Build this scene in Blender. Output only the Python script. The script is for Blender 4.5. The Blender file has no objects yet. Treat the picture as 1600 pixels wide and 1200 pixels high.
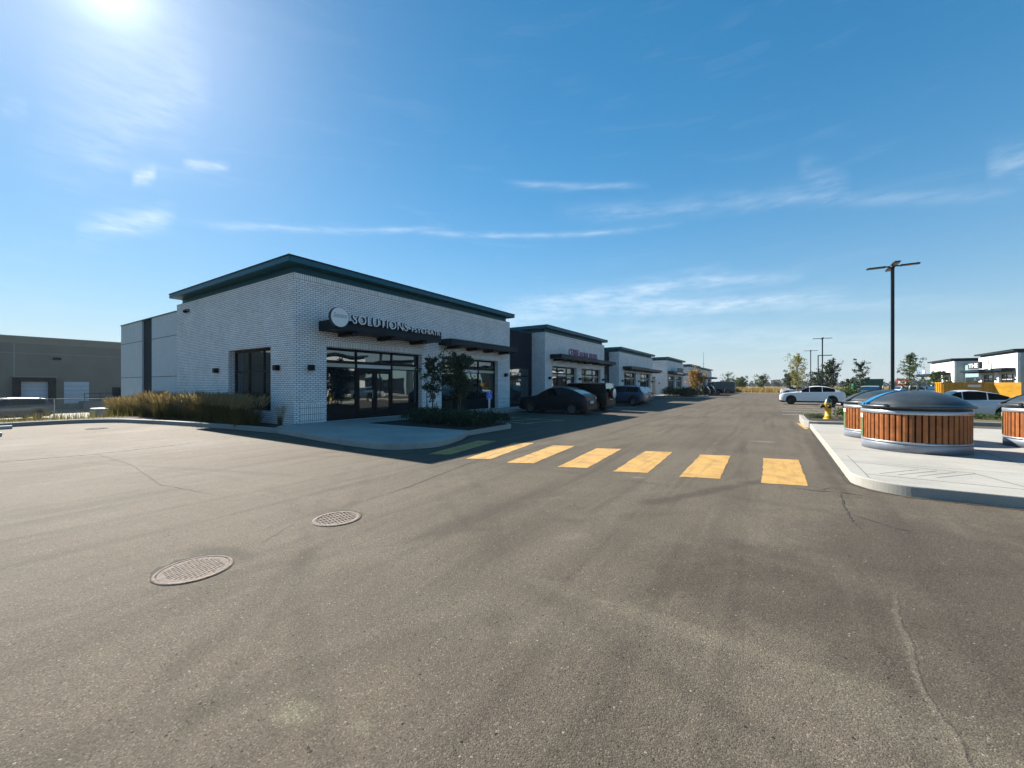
import bpy, math, random
from math import sin, cos, pi, radians, sqrt, atan2
from mathutils import Vector, Matrix
random.seed(7)
C = bpy.context.scene.collection
# ------------------------------------------------------------------ camera
YAW = math.atan(415/631)
EYE = 1.55
cd = bpy.data.cameras.new('camera'); cam = bpy.data.objects.new('camera', cd); C.objects.link(cam)
cam.location = (0, 0, EYE); cam.rotation_euler = (pi/2, 0, YAW)
cd.sensor_width = 36; cd.lens = 631/1600*36; cd.clip_end = 6000; cd.clip_start = .05
cd.shift_y = 2/1600
bpy.context.scene.camera = cam
# ------------------------------------------------------------------ sun and sky
SUN = Vector((-8.5, 1.7, 6.15)).normalized()
EL = math.asin(SUN.z); AZ = atan2(SUN.x, SUN.y)
ld = bpy.data.lights.new('sun', 'SUN'); ld.energy = 4.5; ld.angle = radians(.5); ld.color = (1, .93, .82)
lo = bpy.data.objects.new('sun', ld); C.objects.link(lo)
lo.rotation_euler = SUN.to_track_quat('Z', 'Y').to_euler()
W = bpy.data.worlds.new('World'); bpy.context.scene.world = W; W.use_nodes = True
nt = W.node_tree; nt.nodes.clear()
def N(t, ty, **k):
    n = t.nodes.new(ty)
    for a, b in k.items():
        if a.startswith('i_'):
            n.inputs[int(a[2:])].default_value = b
        else: setattr(n, a, b)
    return n
def M_(t, op, a, b=None, c=None, clamp=False):
    n = t.nodes.new('ShaderNodeMath'); n.operation = op; n.use_clamp = clamp
    for i, v in enumerate((a, b, c)):
        if v is None: continue
        if hasattr(v, 'is_linked') or hasattr(v, 'links'): t.links.new(v, n.inputs[i])
        else: n.inputs[i].default_value = v
    return n.outputs[0]
def MIX(t, f, a, b, bt='MIX'):
    n = t.nodes.new('ShaderNodeMix'); n.data_type = 'RGBA'; n.blend_type = bt
    for i, v in ((0, f), (6, a), (7, b)):
        if hasattr(v, 'links'): t.links.new(v, n.inputs[i])
        elif i == 0: n.inputs[0].default_value = v
        else: n.inputs[i].default_value = (*v, 1) if len(v) == 3 else v
    return n.outputs[2]
def RAMP(t, f, stops, interp='LINEAR'):
    n = t.nodes.new('ShaderNodeValToRGB'); t.links.new(f, n.inputs[0]); cr = n.color_ramp; cr.interpolation = interp
    while len(cr.elements) < len(stops): cr.elements.new(.5)
    for e, (p, c) in zip(cr.elements, stops):
        e.position = p; e.color = (c, c, c, 1) if isinstance(c, (int, float)) else (*c, 1)
    return n.outputs[0]
sky = N(nt, 'ShaderNodeTexSky', sky_type='NISHITA', sun_disc=False, sun_elevation=EL, sun_rotation=AZ,
        air_density=1.0, dust_density=.25, ozone_density=3.5, altitude=600)
tc = N(nt, 'ShaderNodeTexCoord')
sp = N(nt, 'ShaderNodeSeparateXYZ'); nt.links.new(tc.outputs['Generated'], sp.inputs[0])
X, Y, Z = sp.outputs
el = M_(nt, 'ARCSINE', Z)
az = M_(nt, 'ARCTAN2', X, Y)
# thin cirrus: streaks laid out by compass bearing and height above the horizon
cb = N(nt, 'ShaderNodeCombineXYZ'); nt.links.new(M_(nt, 'MULTIPLY', az, 2.2), cb.inputs[0]); nt.links.new(M_(nt, 'MULTIPLY', el, 17), cb.inputs[1])
n1 = N(nt, 'ShaderNodeTexNoise'); nt.links.new(cb.outputs[0], n1.inputs[0]); n1.inputs['Scale'].default_value = 2.0; n1.inputs['Detail'].default_value = 7; n1.inputs['Roughness'].default_value = .62; n1.inputs['Distortion'].default_value = .6
cb2 = N(nt, 'ShaderNodeCombineXYZ'); nt.links.new(M_(nt, 'MULTIPLY', az, 7), cb2.inputs[0]); nt.links.new(M_(nt, 'MULTIPLY', el, 30), cb2.inputs[1])
n2 = N(nt, 'ShaderNodeTexNoise'); nt.links.new(cb2.outputs[0], n2.inputs[0]); n2.inputs['Scale'].default_value = 2.0; n2.inputs['Detail'].default_value = 6; n2.inputs['Roughness'].default_value = .65
def dirpix(u, v):
    s = (u-800)/631; t = -(v-602)/631
    d = Vector((-sin(YAW)+s*cos(YAW), cos(YAW)+s*sin(YAW), t)).normalized()
    return atan2(d.x, d.y), math.asin(d.z)
tot = None
# (bearing/height of both ends of a streak, thickness, strength)
for (a, b, th, st) in [((205,278),(245,268),.012,.7), ((285,254),(360,262),.007,.6), ((120,356),(275,338),.018,.6), ((275,345),(700,356),.007,.32),
                       ((600,356),(1060,350),.006,.32), ((790,284),(1010,288),.006,.28), ((870,330),(1290,292),.018,.18), ((1245,262),(1330,290),.022,.13),
                       ((770,482),(1135,432),.022,.45), ((900,486),(1330,458),.016,.42), ((930,470),(1600,470),.012,.20), ((1200,310),(1600,300),.012,.18),
                       ((1540,262),(1620,250),.02,.3), ((0,165),(45,172),.012,.4), ((900,510),(1500,540),.03,.22), ((760,505),(900,492),.012,.4),
                       ((60,150),(330,90),.12,.16),((150,200),(330,150),.04,.15),((20,230),(200,240),.03,.08),((1080,440),(1260,430),.012,.25)]:
    (a0, e0), (a1, e1) = dirpix(*a), dirpix(*b)
    # position along the streak 0..1 and distance across
    t = M_(nt, 'DIVIDE', M_(nt, 'SUBTRACT', az, a0), a1-a0)
    wob = M_(nt, 'MULTIPLY', M_(nt, 'SUBTRACT', n1.outputs[0], .5), th*2.2)
    mid = M_(nt, 'ADD', M_(nt, 'MULTIPLY', t, e1-e0), e0)
    dd = M_(nt, 'DIVIDE', M_(nt, 'SUBTRACT', M_(nt, 'ADD', el, wob), mid), th)
    g = M_(nt, 'POWER', 2.718, M_(nt, 'MULTIPLY', M_(nt, 'MULTIPLY', dd, dd), -1))
    tt = M_(nt, 'MULTIPLY', M_(nt, 'SUBTRACT', t, .5), 2)
    env = M_(nt, 'SUBTRACT', 1.15, M_(nt, 'POWER', M_(nt, 'ABSOLUTE', tt), 2.5), clamp=True)
    g = M_(nt, 'MULTIPLY', M_(nt, 'MULTIPLY', g, env), st)
    tot = g if tot is None else M_(nt, 'ADD', tot, g)
wis = RAMP(nt, n2.outputs[0], [(.36, .15), (.66, 1)])
faint = M_(nt, 'MULTIPLY', RAMP(nt, n1.outputs[0], [(.55, 0), (.8, 1)]), .06)
cl = M_(nt, 'MULTIPLY', M_(nt, 'ADD', M_(nt, 'MULTIPLY', tot, wis), faint), .75, clamp=True)
dt = N(nt, 'ShaderNodeVectorMath', operation='DOT_PRODUCT'); nt.links.new(tc.outputs['Generated'], dt.inputs[0]); dt.inputs[1].default_value = SUN
dp = M_(nt, 'MAXIMUM', dt.outputs['Value'], 0)
# low pale band of smoke haze along the horizon
hz = M_(nt, 'POWER', 2.718, M_(nt, 'MULTIPLY', M_(nt, 'ABSOLUTE', el), -6.5))
# aureole of thin cloud round the sun
au = M_(nt, 'ADD', M_(nt, 'MULTIPLY', M_(nt, 'POWER', dp, 900), .5), M_(nt, 'ADD', M_(nt, 'MULTIPLY', M_(nt, 'POWER', dp, 55), .14), M_(nt, 'MULTIPLY', M_(nt, 'POWER', dp, 9), .01)))
hs = N(nt, 'ShaderNodeHueSaturation'); hs.inputs['Hue'].default_value = .484; hs.inputs['Saturation'].default_value = 1.29; hs.inputs['Value'].default_value = 1.20; nt.links.new(sky.outputs[0], hs.inputs['Color'])
SK = 8.0
dim = M_(nt, 'SUBTRACT', 1.08, M_(nt, 'MULTIPLY', M_(nt, 'POWER', 2.718, M_(nt, 'MULTIPLY', M_(nt, 'ABSOLUTE', el), -4.5)), .57))
dim = M_(nt, 'MULTIPLY', dim, M_(nt, 'SUBTRACT', 1.04, M_(nt, 'MULTIPLY', M_(nt, 'POWER', dp, 2), .34)))
dm = N(nt, 'ShaderNodeVectorMath', operation='SCALE'); nt.links.new(hs.outputs[0], dm.inputs[0]); nt.links.new(dim, dm.inputs['Scale'])
c = MIX(nt, M_(nt, 'MULTIPLY', hz, .85), dm.outputs[0], (4.35, 5.2, 5.9))
c = MIX(nt, cl, c, (8.4, 8.9, 9.3))
au_c = MIX(nt, 1.0, (10, 10.4, 10.8), (0, 0, 0))
vm = N(nt, 'ShaderNodeVectorMath', operation='SCALE'); vm.inputs[0].default_value = (9.5, 9.8, 10.2); nt.links.new(au, vm.inputs['Scale'])
va = N(nt, 'ShaderNodeVectorMath', operation='ADD'); nt.links.new(c, va.inputs[0]); nt.links.new(vm.outputs[0], va.inputs[1])
bg = N(nt, 'ShaderNodeBackground'); bg.inputs[1].default_value = .05; nt.links.new(va.outputs[0], bg.inputs[0])
wo = N(nt, 'ShaderNodeOutputWorld'); nt.links.new(bg.outputs[0], wo.inputs[0])
V = bpy.context.scene.view_settings; V.view_transform = 'Standard'; V.look = 'None'; V.exposure = 1.5; V.gamma = 1
cy = bpy.context.scene.cycles
try:
    cy.use_denoising = True; cy.denoiser = 'OPENIMAGEDENOISE'
except Exception: pass
cy.max_bounces = 6; cy.diffuse_bounces = 3; cy.glossy_bounces = 3; cy.transparent_max_bounces = 8; cy.caustics_reflective = False; cy.caustics_refractive = False
cy.sample_clamp_indirect = 6

# ------------------------------------------------------------------ materials
MATS = {}
def mat(name, col, rough=.6, metal=0., var=0., vscale=6., bump=0., bscale=40., spec=.5, coat=0., world=True, emit=None):
    if name in MATS: return MATS[name]
    m = bpy.data.materials.new(name); m.use_nodes = True; t = m.node_tree; p = t.nodes['Principled BSDF']
    p.inputs['Base Color'].default_value = (*col, 1); p.inputs['Roughness'].default_value = rough; p.inputs['Metallic'].default_value = metal
    p.inputs['Specular IOR Level'].default_value = spec; p.inputs['Coat Weight'].default_value = coat; p.inputs['Coat Roughness'].default_value = .05
    tcn = t.nodes.new('ShaderNodeTexCoord')
    if var:
        n = N(t, 'ShaderNodeTexNoise'); n.inputs['Scale'].default_value = vscale; n.inputs['Detail'].default_value = 6; n.inputs['Roughness'].default_value = .6
        t.links.new(tcn.outputs['Object'], n.inputs[0])
        f = RAMP(t, n.outputs[0], [(.3, 0), (.7, 1)])
        o = MIX(t, f, tuple(x*(1-var) for x in col), tuple(min(1, x*(1+var)) for x in col)); t.links.new(o, p.inputs['Base Color'])
        r = M_(t, 'ADD', M_(t, 'MULTIPLY', n.outputs[0], .3), rough-.15, clamp=True); t.links.new(r, p.inputs['Roughness'])
    if bump:
        n = N(t, 'ShaderNodeTexNoise'); n.inputs['Scale'].default_value = bscale; n.inputs['Detail'].default_value = 4
        t.links.new(tcn.outputs['Object'], n.inputs[0])
        b = t.nodes.new('ShaderNodeBump'); b.inputs['Strength'].default_value = bump; b.inputs['Distance'].default_value = .02
        t.links.new(n.outputs[0], b.inputs['Height']); t.links.new(b.outputs[0], p.inputs['Normal'])
    if emit: p.inputs['Emission Color'].default_value = (*emit[0], 1); p.inputs['Emission Strength'].default_value = emit[1]
    MATS[name] = m; return m
def leafmat(name, c1, c2, trans=.35):
    m = bpy.data.materials.new(name); m.use_nodes = True; t = m.node_tree; t.nodes.clear()
    g = N(t, 'ShaderNodeNewGeometry'); r = RAMP(t, g.outputs['Random Per Island'], [(0, c1), (1, c2)])
    d = N(t, 'ShaderNodeBsdfPrincipled'); d.inputs['Roughness'].default_value = .55; d.inputs['Specular IOR Level'].default_value = .3; t.links.new(r, d.inputs[0])
    tr = N(t, 'ShaderNodeBsdfTranslucent'); t.links.new(MIX(t, 1., r, (1.3, 1.25, .85), 'MULTIPLY'), tr.inputs[0])
    mx = N(t, 'ShaderNodeMixShader'); mx.inputs[0].default_value = trans; t.links.new(d.outputs[0], mx.inputs[1]); t.links.new(tr.outputs[0], mx.inputs[2])
    o = N(t, 'ShaderNodeOutputMaterial'); t.links.new(mx.outputs[0], o.inputs[0]); MATS[name] = m; return m

def asphalt():
    m = bpy.data.materials.new('asphalt'); m.use_nodes = True; t = m.node_tree; p = t.nodes['Principled BSDF']
    g = N(t, 'ShaderNodeNewGeometry'); P = g.outputs['Position']
    def noise(sc, det=5, ro=.6, vec=None, dist=0):
        n = N(t, 'ShaderNodeTexNoise'); n.inputs['Scale'].default_value = sc; n.inputs['Detail'].default_value = det; n.inputs['Roughness'].default_value = ro; n.inputs['Distortion'].default_value = dist
        t.links.new(vec or P, n.inputs[0]); return n.outputs[0]
    def mapped(rot, sx, sy):
        mp = N(t, 'ShaderNodeMapping'); mp.inputs['Rotation'].default_value = (0, 0, rot); mp.inputs['Scale'].default_value = (sx, sy, 1); t.links.new(P, mp.inputs[0]); return mp.outputs[0]
    big = noise(.22, 4, .55, dist=.8)
    mid = noise(1.3, 5, .6)
    c = MIX(t, RAMP(t, big, [(.35, 0), (.65, 1)]), (0.088, 0.074, 0.057), (0.119, 0.101, 0.078))
    # dusty patches
    c = MIX(t, M_(t, 'MULTIPLY', RAMP(t, mid, [(.5, 0), (.72, 1)]), .35), c, (0.142, 0.121, 0.091))
    # tyre-swept streaks, three directions
    for rot, sx, sy, k, col in [(radians(4), 3.2, .16, .5, (0.058, 0.048, 0.039)), (radians(52), 2.0, .14, .40, (0.132, 0.113, 0.087)), (radians(-28), 2.6, .2, .35, (0.061, 0.050, 0.041)), (radians(88), 1.6, .12, .35, (0.129, 0.110, 0.085))]:
        s = noise(1.0, 4, .55, mapped(rot, sx, sy), .5)
        c = MIX(t, M_(t, 'MULTIPLY', RAMP(t, s, [(.52, 0), (.68, 1)]), k), c, col)
    # patches with their own place: fresh darker lift beside the pad, ravelled dark area, pale worn spots
    for (x, y, rx, ry, rot, k, col) in [(1.2, 4.6, 1.5, 2.6, -.1, .6, (.060, .050, .042)), (-.2, 3.7, .9, 1.0, .3, .45, (.056, .046, .038)), (-.85, 6.5, .16, 1.9, -.50, .55, (.048, .040, .034)), (.1, 8.5, .5, .2, .9, .4, (.048, .040, .034)),
                                        (-1.88, 1.06, .15, .10, .4, .75, (.170, .155, .110)), (-1.59, 1.16, .09, .06, .3, .6, (.165, .150, .108)), (-.29, 13.11, .35, .16, .2, .7, (.18, .165, .14)), (-1.96, 6.84, .16, .06, .2, .7, (.18, .165, .14)), (-1.77, 3.8, .22, .12, 1.0, .45, (.150, .135, .105)),
                                        (-.6, 2.75, 1.5, .12, -.03, .5, (.142, .126, .095)), (.55, 2.5, .7, .16, -.2, .45, (.142, .126, .095)), (-1.6, 2.2, .9, .35, .3, .3, (.135, .120, .092)), (-3.3, 2.2, 1.3, .3, 1.0, .35, (.13, .112, .085)), (-4.30, 1.62, .40, .18, .3, .65, (.052, .046, .038)), (-4.4, 3.0, .35, .12, .2, .5, (.052, .046, .038)), (-9, 3.0, 3, .15, .35, .4, (.058, .050, .042)), (.80, 12, .22, 5.5, 0, .55, (.058, .048, .040))]:
        mp = N(t, 'ShaderNodeMapping', vector_type='TEXTURE'); mp.inputs['Location'].default_value = (x, y, 0); mp.inputs['Rotation'].default_value = (0, 0, rot); mp.inputs['Scale'].default_value = (rx, ry, 1); t.links.new(P, mp.inputs[0])
        ln = N(t, 'ShaderNodeVectorMath', operation='LENGTH'); t.links.new(mp.outputs[0], ln.inputs[0])
        d = M_(t, 'ADD', ln.outputs['Value'], M_(t, 'MULTIPLY', M_(t, 'SUBTRACT', mid, .5), 1.6))
        c = MIX(t, M_(t, 'MULTIPLY', RAMP(t, d, [(.45, 1), (1.0, 0)]), k), c, col)
    # tyre marks: arcs swept by turning wheels
    sp_ = N(t, 'ShaderNodeSeparateXYZ'); t.links.new(P, sp_.inputs[0])
    gate = noise(.55, 4, .65, dist=1.0); edge = noise(5, 4, .7)
    for (cx, cy, Rr, w_, k, col) in [(-14, -6, 13.2, .13, .45, (.050, .041, .033)), (-14, -6, 14.9, .13, .40, (.050, .041, .033)), (-3, -9, 15.6, .16, .35, (.052, .043, .034)), (6, -3, 9.2, .14, .4, (.052, .043, .034)), (6, -3, 10.8, .12, .35, (.052, .043, .034)), (-9, 12, 9.6, .10, .4, (.14, .122, .096)), (-2, -5, 7.6, .5, .35, (.14, .122, .094)), (-2, -5, 9.5, .22, .3, (.14, .122, .094)), (4, 14, 12.6, .12, .4, (.050, .042, .035)), (4, 14, 14.2, .12, .35, (.05, .042, .035)), (-20, 18, 17.5, .15, .4, (.055, .046, .036)), (3.0, -2.0, 4.6, .12, .4, (.135, .115, .09)), (-7, -3, 6.1, .09, .35, (.055, .045, .036)), (-30, 2, 20.5, .12, .4, (.055, .046, .038)), (-30, 2, 22.2, .12, .35, (.055, .046, .038))]:
        dx_ = M_(t, 'SUBTRACT', sp_.outputs[0], cx); dy_ = M_(t, 'SUBTRACT', sp_.outputs[1], cy)
        rr = M_(t, 'SQRT', M_(t, 'ADD', M_(t, 'MULTIPLY', dx_, dx_), M_(t, 'MULTIPLY', dy_, dy_)))
        q = M_(t, 'DIVIDE', M_(t, 'ABSOLUTE', M_(t, 'SUBTRACT', M_(t, 'ADD', rr, M_(t, 'MULTIPLY', M_(t, 'SUBTRACT', gate, .5), .5)), Rr)), w_)
        q = M_(t, 'ADD', q, M_(t, 'MULTIPLY', M_(t, 'SUBTRACT', edge, .5), 1.1))
        m_ = M_(t, 'MULTIPLY', RAMP(t, q, [(.25, 1), (1.0, 0)]), RAMP(t, gate, [(.42, .1), (.58, 1)]))
        c = MIX(t, M_(t, 'MULTIPLY', m_, k*.72), c, col)
    # oil drips
    dr = N(t, 'ShaderNodeTexVoronoi'); dr.inputs['Scale'].default_value = .8; t.links.new(P, dr.inputs[0])
    c = MIX(t, M_(t, 'MULTIPLY', RAMP(t, M_(t, 'ADD', dr.outputs['Distance'], M_(t, 'MULTIPLY', edge, .10)), [(.075, 1), (.11, 0)]), .6), c, (.035, .03, .026))
    # long worn seam, grainy and pale, with a dark line of lost stone inside
    for (cx, cy, Rr, w_, k, col) in [(8.1, 2.9, 7.46, .034, .42, (.165, .142, .110)), (8.1, 2.9, 7.445, .010, .6, (.035, .03, .026))]:
        dx_ = M_(t, 'SUBTRACT', sp_.outputs[0], cx); dy_ = M_(t, 'SUBTRACT', sp_.outputs[1], cy)
        rr = M_(t, 'SQRT', M_(t, 'ADD', M_(t, 'MULTIPLY', dx_, dx_), M_(t, 'MULTIPLY', dy_, dy_)))
        wv = M_(t, 'ADD', M_(t, 'MULTIPLY', M_(t, 'SUBTRACT', edge, .5), .07), M_(t, 'MULTIPLY', M_(t, 'SUBTRACT', mid, .5), .12))
        q = M_(t, 'DIVIDE', M_(t, 'ABSOLUTE', M_(t, 'SUBTRACT', M_(t, 'ADD', rr, wv), Rr)), w_)
        g3 = noise(45, 3, .7)
        q = M_(t, 'ADD', q, M_(t, 'MULTIPLY', M_(t, 'SUBTRACT', g3, .5), 2.2))
        yw_ = RAMP(t, M_(t, 'DIVIDE', sp_.outputs[1], 10), [(.12, 0), (.2, 1), (.38, 1), (.42, 0)])
        m_ = M_(t, 'MULTIPLY', M_(t, 'MULTIPLY', RAMP(t, q, [(.3, 1), (1.0, 0)]), yw_), RAMP(t, sp_.outputs[0], [(.0, 0), (.01, 1)]))
        c = MIX(t, M_(t, 'MULTIPLY', m_, k), c, col)
    # lost stones and grit
    for sc_, th_, rad_, col in [(26, .955, .20, (.016, .014, .012)), (60, .93, .28, (.022, .019, .016)), (38, .965, .22, (.24, .22, .18))]:
        vp = N(t, 'ShaderNodeTexVoronoi'); vp.inputs['Scale'].default_value = sc_; t.links.new(P, vp.inputs[0])
        sc2 = N(t, 'ShaderNodeSeparateColor'); t.links.new(vp.outputs['Color'], sc2.inputs[0])
        m_ = M_(t, 'MULTIPLY', M_(t, 'GREATER_THAN', sc2.outputs[1], th_), M_(t, 'LESS_THAN', vp.outputs['Distance'], rad_))
        c = MIX(t, M_(t, 'MULTIPLY', m_, .8), c, col)
    # stones
    vo = N(t, 'ShaderNodeTexVoronoi'); vo.inputs['Scale'].default_value = 150; t.links.new(P, vo.inputs[0])
    sep = N(t, 'ShaderNodeSeparateColor'); t.links.new(vo.outputs['Color'], sep.inputs[0])
    st = RAMP(t, sep.outputs[0], [(0, .62), (.3, .88), (.8, 1.08), (.95, 1.35), (1, 1.9)])
    c = MIX(t, 1., c, st, 'MULTIPLY')
    fine = noise(330, 3, .7)
    c = MIX(t, 1., c, RAMP(t, fine, [(.3, .72), (.7, 1.28)]), 'MULTIPLY')
    pit = noise(60, 4, .75)
    c = MIX(t, RAMP(t, pit, [(.66, 0), (.74, .75)]), c, (0.023, 0.018, 0.015))
    t.links.new(c, p.inputs['Base Color'])
    p.inputs['Specular IOR Level'].default_value = .13
    t.links.new(M_(t, 'ADD', M_(t, 'MULTIPLY', big, .25), .66), p.inputs['Roughness'])
    h = M_(t, 'ADD', M_(t, 'MULTIPLY', vo.outputs['Distance'], -1.0), M_(t, 'MULTIPLY', fine, .8))
    b = N(t, 'ShaderNodeBump'); b.inputs['Strength'].default_value = .6; b.inputs['Distance'].default_value = .005; t.links.new(h, b.inputs['Height'])
    b2 = N(t, 'ShaderNodeBump'); b2.inputs['Strength'].default_value = .5; b2.inputs['Distance'].default_value = .05; t.links.new(mid, b2.inputs['Height']); t.links.new(b.outputs[0], b2.inputs['Normal'])
    t.links.new(b2.outputs[0], p.inputs['Normal']); MATS['asphalt'] = m; return m
asphalt()
def paint(name, col, wear=.45):
    m = bpy.data.materials.new(name); m.use_nodes = True; t = m.node_tree; p = t.nodes['Principled BSDF']
    g = N(t, 'ShaderNodeNewGeometry')
    n = N(t, 'ShaderNodeTexNoise'); n.inputs['Scale'].default_value = 60; n.inputs['Detail'].default_value = 5; n.inputs['Roughness'].default_value = .7; t.links.new(g.outputs['Position'], n.inputs[0])
    n3 = N(t, 'ShaderNodeTexNoise'); n3.inputs['Scale'].default_value = 3; n3.inputs['Detail'].default_value = 4; t.links.new(g.outputs['Position'], n3.inputs[0])
    n4 = N(t, 'ShaderNodeTexNoise'); n4.inputs['Scale'].default_value = 8; n4.inputs['Detail'].default_value = 6; n4.inputs['Distortion'].default_value = 2.5; t.links.new(g.outputs['Position'], n4.inputs[0])
    c = MIX(t, RAMP(t, n3.outputs[0], [(.35, 0), (.7, 1)]), col, tuple(x*.82 for x in col))
    c = MIX(t, M_(t, 'MULTIPLY', RAMP(t, n4.outputs[0], [(.50, 0), (.68, 1)]), .5), c, tuple(x*.62 for x in col))
    mp = N(t, 'ShaderNodeMapping'); mp.inputs['Rotation'].default_value = (0, 0, .06); mp.inputs['Scale'].default_value = (9, .5, 1); t.links.new(g.outputs['Position'], mp.inputs[0])
    n5 = N(t, 'ShaderNodeTexNoise'); n5.inputs['Scale'].default_value = 1.2; n5.inputs['Detail'].default_value = 5; t.links.new(mp.outputs[0], n5.inputs[0])
    c = MIX(t, M_(t, 'MULTIPLY', RAMP(t, n5.outputs[0], [(.52, 0), (.66, 1)]), .42), c, tuple(x*.5 for x in col))
    f = M_(t, 'ADD', M_(t, 'MULTIPLY', n.outputs[0], .7), M_(t, 'MULTIPLY', n3.outputs[0], .35))
    c = MIX(t, M_(t, 'MULTIPLY', RAMP(t, f, [(.56, 0), (.64, 1)]), wear), c, (.08, .07, .06))
    t.links.new(c, p.inputs[0]); p.inputs['Roughness'].default_value = .7
    b = N(t, 'ShaderNodeBump'); b.inputs['Strength'].default_value = .4; b.inputs['Distance'].default_value = .005; t.links.new(n.outputs[0], b.inputs['Height']); t.links.new(b.outputs[0], p.inputs['Normal'])
    MATS[name] = m
paint('yellow_paint', (.47, .275, .07), .7); paint('white_paint', (.62, .62, .58)); paint('pale_yellow_paint', (.55, .42, .16))
def brick(name, w, h, c1=(.86, .86, .86), c2=(.70, .70, .71), mo=(.11, .115, .13), offset=.5, ms=.0088, rot=False):
    m = bpy.data.materials.new(name); m.use_nodes = True; t = m.node_tree; p = t.nodes['Principled BSDF']
    uv = N(t, 'ShaderNodeUVMap'); v = uv.outputs[0]
    b = N(t, 'ShaderNodeTexBrick'); b.offset = offset; b.inputs['Scale'].default_value = 1; b.inputs['Brick Width'].default_value = w; b.inputs['Row Height'].default_value = h; b.inputs['Mortar Size'].default_value = ms; b.inputs['Mortar Smooth'].default_value = .3; b.inputs['Bias'].default_value = -.3
    b.inputs['Color1'].default_value = (*c1, 1); b.inputs['Color2'].default_value = (*c2, 1); b.inputs['Mortar'].default_value = (*mo, 1); t.links.new(v, b.inputs[0])
    n = N(t, 'ShaderNodeTexNoise'); n.inputs['Scale'].default_value = .9; n.inputs['Detail'].default_value = 7; n.inputs['Roughness'].default_value = .7; t.links.new(v, n.inputs[0])
    c = MIX(t, 1., b.outputs[0], RAMP(t, n.outputs[0], [(.3, .84), (.65, 1.04)]), 'MULTIPLY'); t.links.new(c, p.inputs[0]); p.inputs['Roughness'].default_value = .75
    bp = N(t, 'ShaderNodeBump'); bp.inputs['Strength'].default_value = .8; bp.inputs['Distance'].default_value = .008; bp.invert = True; t.links.new(b.outputs['Fac'], bp.inputs['Height']); t.links.new(bp.outputs[0], p.inputs['Normal'])
    MATS[name] = m
brick('white_brick', .205, .077); brick('soldier_brick', .077, .235, offset=0.0, ms=.0085); brick('concrete_block', .4, .2, (.42, .41, .38), (.36, .35, .33), (.22, .22, .2))
def glass(name, tint=(.012, .018, .022), refl=.16, wav=.25, gc=(.85, .93, .95)):
    m = bpy.data.materials.new(name); m.use_nodes = True; t = m.node_tree; t.nodes.clear()
    g = N(t, 'ShaderNodeTexCoord')
    n = N(t, 'ShaderNodeTexNoise'); n.inputs['Scale'].default_value = .9; n.inputs['Detail'].default_value = 1; t.links.new(g.outputs['Object'], n.inputs[0])
    b = N(t, 'ShaderNodeBump'); b.inputs['Strength'].default_value = wav; b.inputs['Distance'].default_value = .02; t.links.new(n.outputs[0], b.inputs['Height'])
    d = N(t, 'ShaderNodeBsdfDiffuse'); d.inputs[0].default_value = (*tint, 1)
    gl = N(t, 'ShaderNodeBsdfGlossy'); gl.inputs[0].default_value = (*gc, 1); gl.inputs['Roughness'].default_value = .012; t.links.new(b.outputs[0], gl.inputs['Normal'])
    fr = N(t, 'ShaderNodeFresnel'); fr.inputs[0].default_value = 1.5; t.links.new(b.outputs[0], fr.inputs['Normal'])
    f = M_(t, 'ADD', fr.outputs[0], refl-.04, clamp=True)
    mx = N(t, 'ShaderNodeMixShader'); t.links.new(f, mx.inputs[0]); t.links.new(d.outputs[0], mx.inputs[1]); t.links.new(gl.outputs[0], mx.inputs[2])
    o = N(t, 'ShaderNodeOutputMaterial'); t.links.new(mx.outputs[0], o.inputs[0]); MATS[name] = m
glass('glass'); glass('car_glass', (.004, .005, .006), .02, .05, (.42, .43, .42))
def concrete(name, col, spots=True):
    m = bpy.data.materials.new(name); m.use_nodes = True; t = m.node_tree; p = t.nodes['Principled BSDF']
    g = N(t, 'ShaderNodeNewGeometry')
    def nz(s, d, r):
        n = N(t, 'ShaderNodeTexNoise'); n.inputs['Scale'].default_value = s; n.inputs['Detail'].default_value = d; n.inputs['Roughness'].default_value = r; t.links.new(g.outputs['Position'], n.inputs[0]); return n.outputs[0]
    c = MIX(t, RAMP(t, nz(.8, 6, .65), [(.3, 0), (.7, 1)]), tuple(x*.80 for x in col), tuple(x*1.08 for x in col))
    mp = N(t, 'ShaderNodeMapping'); mp.inputs['Rotation'].default_value = (0, 0, .3); mp.inputs['Scale'].default_value = (.6, 9, 1); t.links.new(g.outputs['Position'], mp.inputs[0])
    n = N(t, 'ShaderNodeTexNoise'); n.inputs['Scale'].default_value = 1.3; n.inputs['Detail'].default_value = 5; t.links.new(mp.outputs[0], n.inputs[0])
    c = MIX(t, M_(t, 'MULTIPLY', RAMP(t, n.outputs[0], [(.5, 0), (.7, 1)]), .4), c, tuple(x*.72 for x in col))
    c = MIX(t, 1., c, RAMP(t, nz(70, 4, .7), [(.3, .88), (.7, 1.1)]), 'MULTIPLY')
    c = MIX(t, RAMP(t, nz(14, 4, .6), [(.68, 0), (.74, .5)]), c, tuple(x*.5 for x in col))
    t.links.new(c, p.inputs[0]); p.inputs['Roughness'].default_value = .8
    b = N(t, 'ShaderNodeBump'); b.inputs['Strength'].default_value = .35; b.inputs['Distance'].default_value = .006; t.links.new(nz(90, 3, .6), b.inputs['Height']); t.links.new(b.outputs[0], p.inputs['Normal'])
    MATS[name] = m
concrete('concrete', (.345, .335, .305)); concrete('kerb_concrete', (.28, .27, .25)); concrete('yard_concrete', (.16, .145, .12))
MATL = lambda s: MATS[s]
mat('navy_metal', (.012, .105, .155), .5, .0, .12, 3, spec=.22); mat('black_metal', (.006, .007, .009), .5, .0, .1, 4, spec=.2)
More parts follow.
